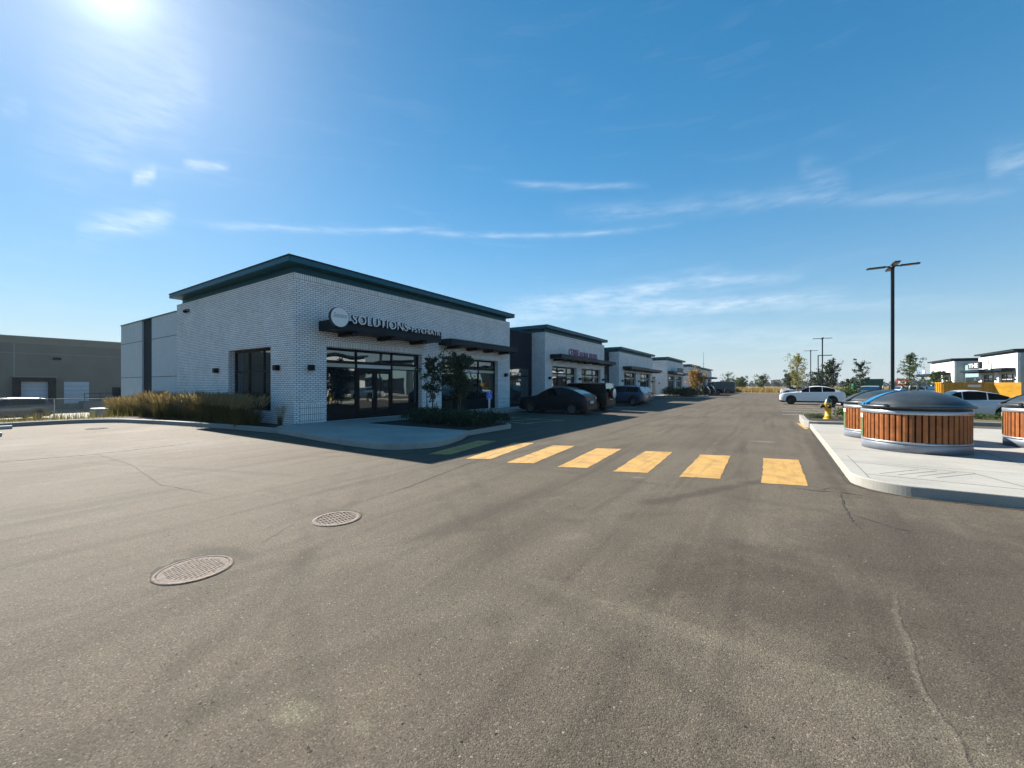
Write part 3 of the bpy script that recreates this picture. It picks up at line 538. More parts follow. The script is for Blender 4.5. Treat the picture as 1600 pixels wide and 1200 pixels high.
def shop(name, label, loc, rz, L, D, H, wins, cans, group, wall='white_brick', open0=True, sidewin=None, link=None, linkmat='link_panel', low=-.1, wing=None, doors=(0,), trim='navy_metal'):
    t = thing(name, loc, rz, label, 'building', group)
    T = .32
    # front wall round the openings
    b = MB(); zt = 3.03; z0 = .15; ys = [0]
    for (a, c) in wins:
        b.box(-T, ys[-1], low, 0, a, zt); ys.append(c)
        b.box(-T, a, low, 0, c, z0-.0)
    b.box(-T, ys[-1], low, 0, L, zt); b.box(-T, 0, zt, 0, L, H)
    if sidewin:
        s0, s1, w0, w1 = sidewin   # x range on the y=0 face
        b.box(-D, 0, low, s0, T, H); b.box(s1, 0, low, -T, T, H); b.box(s0, 0, low, s1, T, w0); b.box(s0, 0, w1, s1, T, H)
    else: b.box(-D, 0, low, -T, T, H)
    b.box(-D, L-T, low, -T, L, H)
    b.box(-D, T, low, -D+T, L-T, H)
    b.build('wall', wall, t)
    if wall == 'white_brick':
        s = MB()
        for (a, c) in wins: s.box(-.02, a-.005, zt+.002, .004, c+.005, zt+.235)
        s.box(-.02, .0, H-.235, .004, L, H-.001)
        for (a, c) in zip([0]+[w[1] for w in wins], [w[0] for w in wins]+[L]):
            for zz in (.15, .385, .62): s.box(-.02, a+(.22 if a == 0 else .08), zz, .004, c-(.22 if c == L else .08), zz+.234)
        s.build('brick_course', 'soldier_brick', t)
    # dark interior lining so that the glass has a room behind it
    b = MB().box(-D+T+.02, T+.02, H-.6, -T-.02, L-T-.02, H-.3); b.build('roof', 'roofing', t)
    b = MB().box(-D+T+.3, T+.3, .0, -1.2, L-T-.3, .14); b.build('floor_slab', 'warehouse_panel', t)
    # recessed parapet band and overhanging cornice
    ov = .36; rc = .14; ex = .18
    b = MB().box(-D+ex+.1, rc, H+.002, -rc, L-rc-.1, H+.27); p = b.build('parapet', trim, t)
    b = MB().box(-D+ex, -ov, H+.272, ov, L+.02, H+.272+.20); cn = b.build('cornice', trim, t)
    b = MB().box(-D+ex-.02, -ov-.02, H+.45, ov+.02, L+.04, H+.50); b.build('drip_edge', 'black_metal', cn)
    b = MB().box(-D+.02, -.006, H-.03, .006, L+.006, H+.001) if False else MB().box(-D-.006, -.008, H-.002, .008, L+.008, H+.018); b.build('flashing', 'navy_metal', t)
    for i, (a, c) in enumerate(wins): window_unit(t, a, c, z0, zt, -T+.02, muls=(.30, .675), trans=2.44, knee=.50, door=1 if i in doors else None)
    if sidewin:
        s0, s1, w0, w1 = sidewin
        # side window is built facing -y
        w = MB(); D2 = .05; y = T-.03
        w.box(s0, y-D2, w1-.11, s1, y+D2, w1); w.box(s0, y-D2, w0, s0+.1, y+D2, w1-.11); w.box(s1-.06, y-D2, w0, s1, y+D2, w1-.11); w.box(s0+.1, y-D2, w0, s1-.06, y+D2, w0+.08)
        for f_ in (.36, .70): x = s0+(s1-s0)*f_; w.box(x-.03, y-D2-.004, w0+.08, x+.03, y+D2+.004, w1-.11)
        w.box(s0+.1, y-D2+.003, 2.08, s1-.06, y+D2-.003, 2.14)
        wo_ = w.build('window', 'black_metal', t)
        for a, c in ((s0+.1, s0+(s1-s0)*.36-.03), (s0+(s1-s0)*.36+.03, s0+(s1-s0)*.70-.03), (s0+(s1-s0)*.70+.03, s1-.06)):
            for e, f2 in ((w0+.08, 2.08), (2.14, w1-.11)): MB().box(a, y-.012, e, c, y+.012, f2).build('pane', 'glass', wo_)
    for (y0, y1, out, c0, c1) in cans: canopy(t, y0, y1, out, c0, c1, max(2, int((y1-y0)/1.4)))
    if link:
        l0, l1, dep, lh = link
        b = MB().box(-D+1, l0, low, -dep, l1, 2.35+.5); b.box(-D+1, l0, 2.85, -dep+.0, l1, lh)
        lw = b.build('entrance_wing', linkmat, t)
        g = MB().box(-dep+.001, l0+.5, .15, -dep+.05, l1-.5, 2.85); ed = g.build('entrance_frame', 'black_metal', lw)
        n = 3
        for i in range(n):
            a = l0+.6+(l1-l0-1.2)*i/n; c = l0+.6+(l1-l0-1.2)*(i+1)/n
            MB().box(-dep+.03, a+.03, .3, -dep+.056, c-.03, 2.2).build('pane', 'glass', ed) if False else None
        g = MB()
        for i in range(n):
            a = l0+.6+(l1-l0-1.2)*i/n; c = l0+.6+(l1-l0-1.2)*(i+1)/n
            g.box(-dep+.03, a+.03, .3, -dep+.056, c-.03, 2.15); g.box(-dep+.03, a+.03, 2.25, -dep+.056, c-.03, 2.75)
        o = g.build('entrance_glass', 'glass', lw)
        b = MB().box(-dep-.3, l0+.01, lh, -dep+.02, l1-.01, lh+.04); b.build('coping', 'navy_metal', lw)
    return t
FX = -14.5
G1 = 'white brick shop units in the shaded shop row'
s1 = shop('brick_building', 'big white brick clinic with a dark blue cornice and the round psychiatry sign', (FX, 7.8, 0), 0, 13.98, 11.05, 5.61,
     [(1.26, 6.24), (7.63, 12.66)], [(.94, 6.5, 1.05, 3.60, 3.95), (7.4, 13.6, .88, 3.60, 3.88)], G1, sidewin=(-5.2, -1.63, .55, 3.03), link=(14.0, 18.7, 1.13, 5.48), low=-.6)
# rear wing in smooth panels with one dark recess
w = MB(); w.box(-20.4, .0, -1.3, -16.4, .3, 5.30); w.box(-14.75, .0, -1.3, -11.06, .3, 5.30); w.box(-20.4, .3, -1.3, -20.1, 13, 5.3); w.box(-20.1, 12.7, -1.3, -11.06, 13, 5.3)
rw = w.build('rear_wing', 'stucco', s1)
MB().box(-16.4, .08, -1.3, -14.75, .3, 5.30).build('dark_panel', 'link_panel', rw)
j = MB()
for z in (4.12, 2.02):
    j.box(-20.4, -.004, z-.02, -16.4, .0, z+.02); j.box(-14.75, -.004, z-.02, -11.06, .0, z+.02)
j.build('panel_joint', 'joint', rw)
MB().box(-20.45, -.04, 5.302, -11.07, .34, 5.35).build('coping', 'navy_metal', rw)
MB().box(-20.1, .34, 5.0, -11.07, 12.7, 5.1).build('roof', 'roofing', rw)
s2 = shop('brick_building', 'white brick building with the magenta floral studio lettering, second in the shaded shop row', (FX, 26.55, 0), 0, 12.3, 13, 5.53,
     [(1.15, 5.65), (6.75, 11.3)], [(.75, 8.0, 1.0, 3.58, 3.9), (8.4, 13.4, .85, 3.58, 3.86)], G1, link=(12.32, 16.8, 1.13, 5.2))
s3 = shop('brick_building', 'white brick building behind the blue parked wagon, third in the shaded shop row', (FX, 43.4, 0), 0, 14.1, 13, 5.23,
     [(1.7, 6.4), (8.0, 12.9)], [(1.2, 8.6, 1.0, 3.35, 3.65), (8.9, 16.0, .85, 3.35, 3.62)], G1)
s4 = shop('brick_building', 'brighter sided white brick building standing alone after the gap in the shaded shop row', (FX, 66.1, 0), 0, 13.5, 13, 5.48,
     [(1.0, 5.9), (7.2, 12.2)], [(.6, 8.4, 1.0, 3.45, 3.75), (8.6, 15.3, .85, 3.45, 3.7)], G1, sidewin=(-3.4, -1.7, .2, 2.9))
s5 = shop('brick_building', 'white brick building behind the autumn tree in the shaded shop row', (FX, 85.8, 0), 0, 11.4, 13, 5.2,
     [(1.0, 4.9), (6.2, 10.2)], [(.6, 7, 1.0, 3.3, 3.6)], G1)
s6 = shop('brick_building', 'last white brick building at the far end of the shaded shop row', (FX, 100.6, 0), 0, 17, 13, 5.1,
     [(2, 7), (9, 14.5)], [(1, 8, 1.0, 3.2, 3.5), (12, 18.5, 1.2, 3.3, 3.6)], G1, link=(-3.6, -.02, 1.1, 4.9))
G2 = 'sunlit shop units across the lot'
r1 = shop('brick_building', 'sunlit white building with the black shop sign behind the yellow bin', (25, 88.4, 0), pi, 11.7, 13, 5.61,
     [(1.1, 5.2), (6.6, 11.0)], [(-1.2, 5.6, 1.6, 3.45, 3.75), (6.0, 11.2, 1.2, 3.45, 3.75)], G2, wall='white_brick', link=(-9.9, -.02, 1.2, 4.9), linkmat='teal_panel', doors=(1,), trim='canopy_metal')
r2 = shop('brick_building', 'smaller sunlit white building farther back behind the blue shop sign', (25, 111, 0), pi, 12.7, 13, 5.61,
     [(1.5, 6.0), (7.2, 11.4)], [(-2.6, 6.2, 1.6, 3.35, 3.65), (6.6, 11.0, 1.0, 3.5, 3.75)], G2, doors=(), trim='canopy_metal')
r0 = dup(r1, (25, 62.5, 0), pi, 'unseen sunlit white shop unit added to be mirrored in the clinic glass'); r0b = dup(r1, (25, 40.5, 0), pi, 'nearest unseen sunlit white shop unit, added to be mirrored in the clinic glass')  # two unseen shop copies, added so the clinic windows have something to reflect
for bld in (r1, r2):
    # grey concrete block on the side walls that face the street
    L_ = 11.7 if bld is r1 else 12.7
    MB().box(-13, L_+.001, -.1, -.25, L_+.02, 5.6).build('side_cladding', 'concrete_block', bld)
    for (a, c) in ([(1.1, 5.2), (6.6, 11.0)] if bld is r1 else [(1.5, 6.0), (7.2, 11.4)]):
        MB().box(.006, a-.1, 3.03, .03, c+.1, 3.38).build('lintel', 'concrete_block', bld)
# wall lights
for y, lab in ((8.39, 'black box wall light right of the brick corner of the clinic'), (21.2, 'black box wall light at the far end of the clinic front')): wall_light((FX, y, 2.2), 0, lab)
for x, lab in ((-20.71, 'black box wall light left of the clinic side window'), (-15.52, 'black box wall light between the clinic side window and the corner')): wall_light((x, 7.8, 2.2), -pi/2, lab)
for k, y in enumerate((27.1, 32.7, 38.3)): wall_light((FX, y, 2.1), 0, ('small wall light at the near pier of the floral studio', 'small wall light between the two floral studio windows', 'small wall light at the far pier of the floral studio')[k])
for k, y in enumerate((44.3, 50.6, 56.9)): wall_light((FX, y, 2.05), 0, ('small wall light at the near pier of the third shaded shop', 'small wall light on the middle pier of the third shaded shop', 'small wall light at the far pier of the third shaded shop')[k])
for k, y in enumerate((88.0, 82.5, 77.1)): wall_light((25, y, 2.3), pi, ('dark wall light on the sunlit pier beside the teal panel', 'dark wall light between the two sunlit shop windows', 'dark wall light on the sunlit pier nearest the right edge')[k])
wall_light((-15.6, 66.1, 1.9), -pi/2, 'dark wall light on the pale side wall of the fourth shaded shop')
ca = thing('security_camera', (-24.0, 7.8, 5.15), -pi/2, 'small dark security camera high on the clinic side wall', 'camera')
MB().box(0, -.06, -.02, .03, .06, .12).build('mount', 'black_metal', ca); MB().lathe([(0, -.10), (.06, -.09), (.10, -.04), (.11, 0), (.07, .05), (0, .06)], 14, (.14, 0, 0)).build('dome', 'black_metal', ca, True); MB().tube([(.02, 0, .09), (.14, 0, .09), (.14, 0, .04)], .02, 6).build('arm', 'black_metal', ca)
# signs
sg = thing('shop_sign', (FX+1.06, 8.4, 3.84), 0, 'white raised sign reading SOLUTIONS PSYCHIATRY with a round disc on the nearest canopy', 'sign')
MB().lathe([(0, .0), (.37, .0), (.37, .13), (0, .13)], 48, (.0, .44, .19), 'x').build('disc_edge', 'sign_dark', sg)
MB().lathe([(0, .131), (.352, .131), (.352, .139), (0, .139)], 48, (.0, .44, .19), 'x').build('disc', 'white_sign', sg)
text('script_lettering', 'Solutions', 'sign_script', sg, (.141, .17, .17), .56, .17, .002, shear=.5)
text('letter_return', 'SOLUTIONS', 'sign_dark', sg, (.075, .97, .03), 2.70, .34, .115, spacing=1.05)
text('lettering', 'SOLUTIONS', 'white_sign', sg, (.135, .97, .03), 2.70, .34, .006, spacing=1.05)
text('letter_return', 'PSYCHIATRY', 'sign_dark', sg, (.075, 3.90, .035), 1.98, .22, .115, bold=.01)
text('lettering', 'PSYCHIATRY', 'white_sign', sg, (.135, 3.90, .035), 1.98, .22, .006, bold=.01)
MB().lathe([(0, 0), (.04, 0), (.04, .12), (0, .12)], 14, (.02, 3.79, .17), 'x').build('separator', 'white_sign', sg)
MB().box(.0, 1.0, .1, .03, 5.85, .13).build('raceway', 'sign_dark', sg)
sg = thing('shop_sign', (FX+1.0, 28.4, 3.86), 0, 'magenta and white raised letters reading CERISE FLORAL STUDIO', 'sign')
text('lettering', 'CERISE', 'magenta_sign', sg, (.06, .0, .0), 1.9, .52, .06, bold=.01); text('lettering', 'FLORAL STUDIO', 'magenta_sign', sg, (.06, 2.1, .0), 3.7, .42, .06)
MB().box(-.01, 0, -.02, .05, 5.8, .02).build('raceway', 'sign_dark', sg)
sg = thing('shop_sign', (FX+1.02, 68.0, 3.7), 0, 'row of black square letters on a shaded shop canopy before the autumn tree', 'sign')
for k_ in range(4):
    y_ = .9+k_*1.2; MB().box(.0, y_, .05, .09, y_+.85, .67).box(.0, y_+.88, .05, .06, y_+1.02, .5).build('letter_block', 'sign_dark', sg)
MB().box(0, .9, -.30, .03, 5.6, -.06).build('light_strip', 'film_blue', sg)
sg = thing('shop_sign', (23.45, 85.8, 3.85), 0, 'black boxed sign reading THE over the teal entrance', 'sign')
MB().box(-.2, -3.8, 0, .1, .1, .95).build('sign_box', 'sign_dark', sg); text('lettering', 'THE', 'white_sign', sg, (-.23, -.25, .17), 3.2, .6, .04, face=-1, bold=.02)
sg = thing('shop_sign', (25-1.35, 79.9, 4.0), 0, 'white oval sign with a thin leaf drawing above the sunlit shop window', 'sign')
MB().lathe([(0, -.1), (.62, -.1), (.62, 0), (0, 0)], 28, (0, 0, .25), 'x').build('oval_board', 'white_sign', sg)
b = MB(); pts = [(-.13, .28*sin(a), .15+1.1*(1-cos(a))/2*1.0) for a in [i*pi/10 for i in range(0, 11)]]; b.tube(pts, .022, 5); b.tube([(-.13, -.1, -.15), (-.13, .15, .3), (-.13, 0, .9)], .018, 5); b.build('leaf_outline', 'sign_dark', sg)
sg = thing('shop_sign', (25-1.5, 112.5, 3.7), 0, 'pale blue raised letters on the far sunlit building canopy', 'sign')
mat('pale_blue_sign', (.16, .30, .50), .5)
for k_, w_ in enumerate((.7, .5, .8, .6, .7, .5)): MB().box(-.15, -k_*.93-w_, .08, -.05, -k_*.93, .78).build('letter_block', 'pale_blue_sign' if k_ < 4 else 'white_sign', sg)
# warehouse across the yard
wh = thing('warehouse', (-70, 0, 0), 0, 'long brown grey warehouse with two white dock doors across the yard', 'building')
MB().box(-30, -110, -1.3, 0, 34, 6.2).build('wall', 'warehouse_panel', wh)
MB().box(-30.05, -110.05, 6.2, .03, 34.05, 6.9).build('wall_band', 'warehouse_band', wh)
MB().box(-30.1, -110.1, 6.9, .08, 34.1, 7.02).build('coping', 'grey_stucco', wh)
j = MB()
for y in (-30, -17, -5, 7.0, 20): j.box(0, y-.05, -1.3, .012, y+.05, 6.2)
j.box(0, -110, 5.1, .014, 34, 5.16); j.build('panel_joint', 'grey_stucco', wh)
def yw(u): 
    s = (u-800)/631; return (cos(YAW)+s*sin(YAW))/(-sin(YAW)+s*cos(YAW))*-70
for (u0_, u1_, seal) in ((32, 75, True), (100, 139, False)):
    a, c = sorted((yw(u0_), yw(u1_)))
    d = MB().box(0, a, -.6, .05, c, 1.95).build('dock_door', 'dock_white', wh)
    g = MB()
    for i in range(1, 5): g.box(.05, a, -.6+i*.51-.015, .054, c, -.6+i*.51+.015)
    g.build('slat_line', 'joint', d)
    if seal:
        g = MB(); g.box(0, a-.55, -.7, .55, a-.01, 2.0); g.box(0, c+.01, -.7, .55, c+.55, 2.0); g.box(0, a-.55, 2.0, .55, c+.55, 2.45); g.build('dock_seal', 'rubber', wh)
        MB().box(0, a-.6, 2.45, .6, c+.6, 2.5).build('awning_cap', 'galvanized', wh)
    else:
        MB().box(0, a+.3, -1.2, .35, c-.1, -.62).build('dock_leveller', 'warehouse_band', wh)
MB().box(0, yw(175), -1.2, .04, yw(175)+1.0, 1.3).build('door', 'link_panel', wh)
MB().box(0, yw(88)-.25, 4.5, .3, yw(88)+.35, 4.75).build('vent', 'black_metal', wh)
b = MB(); b.box(.0, yw(170)-2.6, -1.25, 2.2, yw(170)+1.4, -.35); b.build('landing', 'warehouse_panel', wh)
b = MB()
for dy in (-2.5, -1.2, 0, 1.3): b.tube([(2.1, yw(170)+dy, -.35), (2.1, yw(170)+dy, .6)], .03, 6)
b.tube([(2.1, yw(170)-2.5, .6), (2.1, yw(170)+1.3, .6)], .03, 6); b.tube([(2.1, yw(170)-2.5, .1), (2.1, yw(170)+1.3, .1)], .025, 6); b.build('handrail', 'black_metal', wh)

# ------------------------------------------------------------------ refuse wells
def refuse_well(label, loc, rz, blue=True):
    t = thing('refuse_well', loc, rz, label, 'waste container', 'round semi underground waste containers')
    R0 = .87
    MB().lathe([(0, 0), (R0, 0), (R0, .17), (R0-.015, .19), (0, .19)], 64).build('base_ring', 'bin_base', t, True)
    b = MB().lathe([(R0-.06, .185), (R0-.06, .80)], 48); sh = b.build('shell', 'wood_gap', t, True)
    b = MB(); n = 54
    for i in range(n):
        a0 = 2*pi*(i+.05)/n; a1 = 2*pi*(i+.95)/n; r0, r1 = R0-.05, R0-.008
        p = [(r0*cos(a0), r0*sin(a0)), (r1*cos(a0+.012), r1*sin(a0+.012)), (r1*cos((a0+a1)/2)*1.004, r1*sin((a0+a1)/2)*1.004), (r1*cos(a1-.012), r1*sin(a1-.012)), (r0*cos(a1), r0*sin(a1))]
        b.prism(p, .19, .79)
    b.build('plank_cladding', 'wood', t)
    MB().lathe([(R0-.07, .79), (R0+.004, .79), (R0+.012, .80), (R0+.012, .865), (R0, .875), (R0-.07, .875)], 64).build('steel_band', 'bin_steel', t, True)
    MB().lathe([(R0-.012, .18), (R0+.008, .18), (R0+.008, .222), (R0-.012, .222)], 64).build('steel_band', 'bin_steel', t, True)
    L = MB().lathe([(R0-.05, .87), (R0-.01, .87), (R0-.01, .915), (R0+.055, .925), (R0+.065, .955), (R0+.03, .985), (R0+.0, .99), (R0-.01, 1.01), (.78, 1.075), (.66, 1.15), (.50, 1.215), (.32, 1.262), (.15, 1.285), (0, 1.29)], 64).build('lid', 'bin_lid', t, True)
    MB().tube([(-.07, -.03, 1.27), (-.07, -.03, 1.38), (-.05, -.02, 1.43), (0, 0, 1.455), (.05, .02, 1.43), (.07, .03, 1.38), (.07, .03, 1.27)], .017, 8).build('lifting_loop', 'galvanized', L, True)
    def rib(a, w, m, nm, r0=.12, lift=.012):
        b = MB(); P = []
        for k in range(13):
            r = r0+(R0+.055-r0)*k/12
            z = 1.29-.305*max(0, (r/ .90))**2.35+lift
            if r > R0: z = .992+lift
            P.append((r, z))
        for s_ in (-w, w): pass
        for k in range(12):
            (ra, za), (rb, zb) = P[k], P[k+1]
            for (h0, h1) in ((-w, w),):
                q = lambda r, h, z: (r*cos(a)-h*sin(a), r*sin(a)+h*cos(a), z)
                b.quad(q(ra, h0, za), q(rb, h0, zb), q(rb, h1, zb), q(ra, h1, za)); b.quad(q(ra, h1, za), q(rb, h1, zb), q(rb, h1, zb-.05), q(ra, h1, za-.05)); b.quad(q(ra, h0, za-.05), q(rb, h0, zb-.05), q(rb, h0, zb), q(ra, h0, za))
        b.quad(q(rb, -w, zb), q(rb, w, zb), q(rb, w, zb-.07), q(rb, -w, zb-.07))
        return b.build(nm, m, L)
    # small user lid: hinged flap between two raised ribs
    if blue: rib(radians(196), .035, 'lid_blue', 'blue_rib'); rib(radians(203), .012, 'lid_blue', 'flap_edge', lift=.02)
    else: rib(radians(200), .05, 'black_metal', 'flap_rib')
    rib(radians(140), .02, 'bin_lid', 'flap_rib')
    MB().lathe([(0, 0), (.032, 0), (.032, .03), (0, .03)], 14, (0, 0, 0)).build('lid_lock', 'black', L, loc=((R0+.05)*cos(radians(232)), (R0+.05)*sin(radians(232)), .975)).rotation_euler = (0, pi/2, radians(232))
    b = MB(); 
    b.lathe([(R0+.004, .24), (R0+.010, .24), (R0+.010, .66), (R0+.004, .66)], 6, arc=radians(17), start=radians(172)); pn = b.build('label_panel', 'label_green', t)
    b = MB(); b.lathe([(R0+.004, .67), (R0+.011, .67), (R0+.011, .76), (R0+.004, .76)], 6, arc=radians(17), start=radians(172)); b.build('label_panel', 'label_white', t)
    return t
refuse_well('round wood clad waste container with the blue ribbed lid, largest and nearest', (2.50, 12.27, .15), 0)
refuse_well('round wood clad waste container half hidden behind the nearest one beside the hydrant', (2.43, 14.55, .15), .05, False)
refuse_well('round wood clad waste container cut off by the right edge of the photo', (5.32, 14.25, .15), -.35, False)
refuse_well('round wood clad waste container out of the photo to the right of the nearest one', (5.45, 12.0, .15), .2, False)
# hydrant
h = thing('fire_hydrant', (1.63, 19.75, .24), 0, 'yellow fire hydrant with a dark green bonnet in the planter', 'fire hydrant')
b = MB().lathe([(0, 0), (.155, 0), (.155, .035), (.105, .04), (.10, .09), (.125, .095), (.125, .12), (.10, .125), (.095, .40), (.115, .41), (.115, .60), (.12, .605), (.12, .64), (0, .64)], 28); b.build('barrel', 'hydrant_yellow', h, True)
MB().lathe([(.125, .64), (.125, .665), (.105, .68), (.095, .74), (.065, .79), (.03, .81), (.03, .85), (0, .85)], 24).build('bonnet', 'hydrant_green', h, True)
MB().lathe([(.05, 0), (.05, -.06), (.062, -.06), (.062, -.11), (.02, -.11), (.02, -.14), (0, -.14)], 16, (.02, -.10, .50), 'y').build('nozzle', 'black', h, True)
MB().lathe([(.06, 0), (.06, -.07), (.078, -.07), (.078, -.13), (.025, -.13), (.025, -.165), (0, -.165)], 16, (-.10, 0, .50), 'x').build('nozzle', 'black', h, True)
MB().lathe([(.05, 0), (.05, .06), (.062, .06), (.062, .11), (0, .11)], 16, (.10, 0, .50), 'x').build('nozzle', 'hydrant_green', h, True)
b = MB()
for i in range(8): a = i*pi/4; b.lathe([(0, .04), (.016, .04), (.016, .06), (0, .06)], 6, (.135*cos(a), .135*sin(a), 0))
b.build('flange_bolts', 'hydrant_yellow', h)
# drain and manhole covers
mh = thing('manhole_cover', (-4.10, 1.37, .0), .35, 'rusty solid round manhole cover with rows of short ribs, nearest the camera', 'manhole cover')
MB().lathe([(.305, .0), (.30, .008), (.272, .009), (.272, .003)], 48).build('rim', 'cast_iron', mh, True)
MB().lathe([(0, .003), (.268, .003), (.268, .0075), (0, .0075)], 48).build('lid', 'cast_iron', mh)
b = MB(); random.seed(3)
for i in range(-6, 7):
    for k in range(-6, 7):
        x, y = i*.038, k*.036+(.018 if i % 2 else 0)
        if x*x+y*y < .052 and abs(x) > .03:
            b.box(x-.005, y-.012, .0078, x+.005, y+.012, .0092)
b.build('ribs', 'iron_dark', mh); MB().box(-.003, -.22, .0078, .003, .22, .0090).build('seam', 'iron_dark', mh)
b = MB(); n = 40; random.seed(9); ri = []; ro = []
for i in range(n+1):
    a = 2*pi*i/n; k = .006+.075*max(0, cos(a-2.75))**1.3*random.uniform(.35, 1.2)+random.uniform(0, .006)
    ri.append((.298*cos(a), .298*sin(a))); ro.append(((.30+k)*cos(a), (.30+k)*sin(a)))
for i in range(n): b.quad((*ri[i], .0045), (*ro[i % n], .0045), (*ro[(i+1) % n], .0045), (*ri[i+1], .0045))
b.build('broken_edge', 'iron_dark', mh); mh.scale = (.9, .9, 1)
cb = thing('storm_drain', (-4.27, 2.80, 0), -.25, 'round slotted storm drain grate beyond the solid manhole cover', 'drain')
MB().lathe([(.287, .0), (.283, .008), (.222, .009), (.222, -.05)], 40).build('rim', 'cast_iron', cb, True)
MB().lathe([(0, .0045), (.224, .0045)], 32).build('dark_well', 'iron_dark', cb)
b = MB()
for i in range(-2, 3):
    x = i*.088; L2 = sqrt(max(0, .222**2-x*x)); b.box(x-.013, -L2, .005, x+.013, L2, .0092)
for k in range(-5, 6):
    y = k*.040; L2 = sqrt(max(0, .222**2-y*y))
    if L2 > .03: b.box(-L2, y-.0085, .0052, L2, y+.0085, .0088)
b.build('grate', 'cast_iron', cb)
b = MB()
for i in range(n): b.quad((ri[i][0]*.957, ri[i][1]*.957, .0045), (ro[i % n][0]*.93, ro[i % n][1]*.93, .0045), (ro[(i+1) % n][0]*.93, ro[(i+1) % n][1]*.93, .0045), (ri[i+1][0]*.957, ri[i+1][1]*.957, .0045))
b.build('broken_edge', 'iron_dark', cb); cb.scale = (.93, .93, 1)
m2 = thing('storm_drain', (-20.3, 3.9, 0), 0, 'small flat drain close to the far kerb below the yard fence', 'drain'); MB().lathe([(0, .004), (.27, .004), (.27, .010), (.3, .010), (.3, 0)], 24).build('rim', 'seam', m2)
MB().lathe([(0, .012), (.2, .012)], 20).build('grate', 'iron_dark', m2)
# wheel stops
def wheelstop(loc, rz, label):
    b = MB().box(-.09, -.9, .004, .09, .9, .12); o = b.build('wheel_stop', 'wheelstop', bevel=.03); o.location = loc; o.rotation_euler = (0, 0, rz); return tag(o, label, 'wheel stop')
wheelstop((-22.9, 1.35, 0), -.08, 'pale concrete wheel stop at the left edge near the kerb'); wheelstop((-19.8, .85, 0), -.1, 'pale concrete wheel stop at the left edge nearer the camera')

# ------------------------------------------------------------------ lamp posts
def lamp(loc, label, Hh=7.5, arms=4):
    t = thing('lamp_post', loc, 0, label, 'lamp post', 'tall black parking lot lamp posts')
    MB().lathe([(0, 0), (.28, 0), (.28, .72), (.26, .76), (0, .76)], 20).build('footing', 'concrete', t, True)
    MB().box(-.065, -.065, .76, .065, .065, Hh-.03).build('pole', 'pole_black', t, bevel=.012)
    MB().lathe([(0, 0), (.09, 0), (.09, .14), (0, .16)], 10, (0, 0, Hh-.10)).build('pole_cap', 'pole_black', t, True)
    for k in range(arms):
        a = k*2*pi/arms
        o = MB().prism([(.08, -.03), (.24, -.035), (.28, -.13), (.95, -.13), (1.0, -.09), (1.0, .09), (.95, .13), (.28, .13), (.24, .035), (.08, .03)], Hh-.02, Hh+.035).build('lamp_head', 'pole_black', t); o.rotation_euler = (0, 0, a)
        q = MB().box(.34, -.10, Hh-.028, .92, .10, Hh-.021).build('lens', 'lamp_lens', o)
    return t
lamp((4.85, 27.6, .15), 'tall black four headed lamp post nearest, rising behind the waste containers', 7.4)
lamp((4.8, 65.1, .15), 'second black four headed lamp post, behind the white crossover', 7.4)
lamp((4.8, 87.1, .15), 'third and farthest black four headed lamp post beside the yellow tree', 7.4)
t = thing('lamp_post', (6.7, 100, 0), 0, 'single arm lamp post with a bent top between the four headed ones', 'lamp post')
MB().tube([(0, 0, 0), (0, 0, 7.5)], .09, 8).build('pole', 'pole_black', t); MB().box(0, -.1, 7.35, 2.2, .1, 7.5).build('lamp_head', 'pole_black', t)
# accessible parking sign
t = thing('parking_sign', (-12.75, 17.2, .15), 0, 'small blue accessible parking sign on a white post by the clinic', 'sign')
MB().lathe([(0, 0), (.055, 0), (.055, .66), (.04, .70), (0, .70)], 14).build('post', 'post_white', t, True)
b = MB().box(-.015, -.155, .64, .015, .155, 1.09).build('panel', 'sign_blue', t); b.rotation_euler = (0, 0, -.6)
g = MB(); g.lathe([(0, 0), (.03, 0), (.03, .004), (0, .004)], 10, (.016, .0, 1.02), 'x'); g.tube([(.019, .0, .98), (.019, .0, .88), (.019, .07, .86), (.019, .10, .78)], .014, 6)
g.tube([(.019, .085*cos(a), .80+.085*sin(a)) for a in [radians(d) for d in range(130, 400, 20)]], .011, 5); g.build('wheelchair_symbol', 'white_sign', t).rotation_euler = (0, 0, -.6)

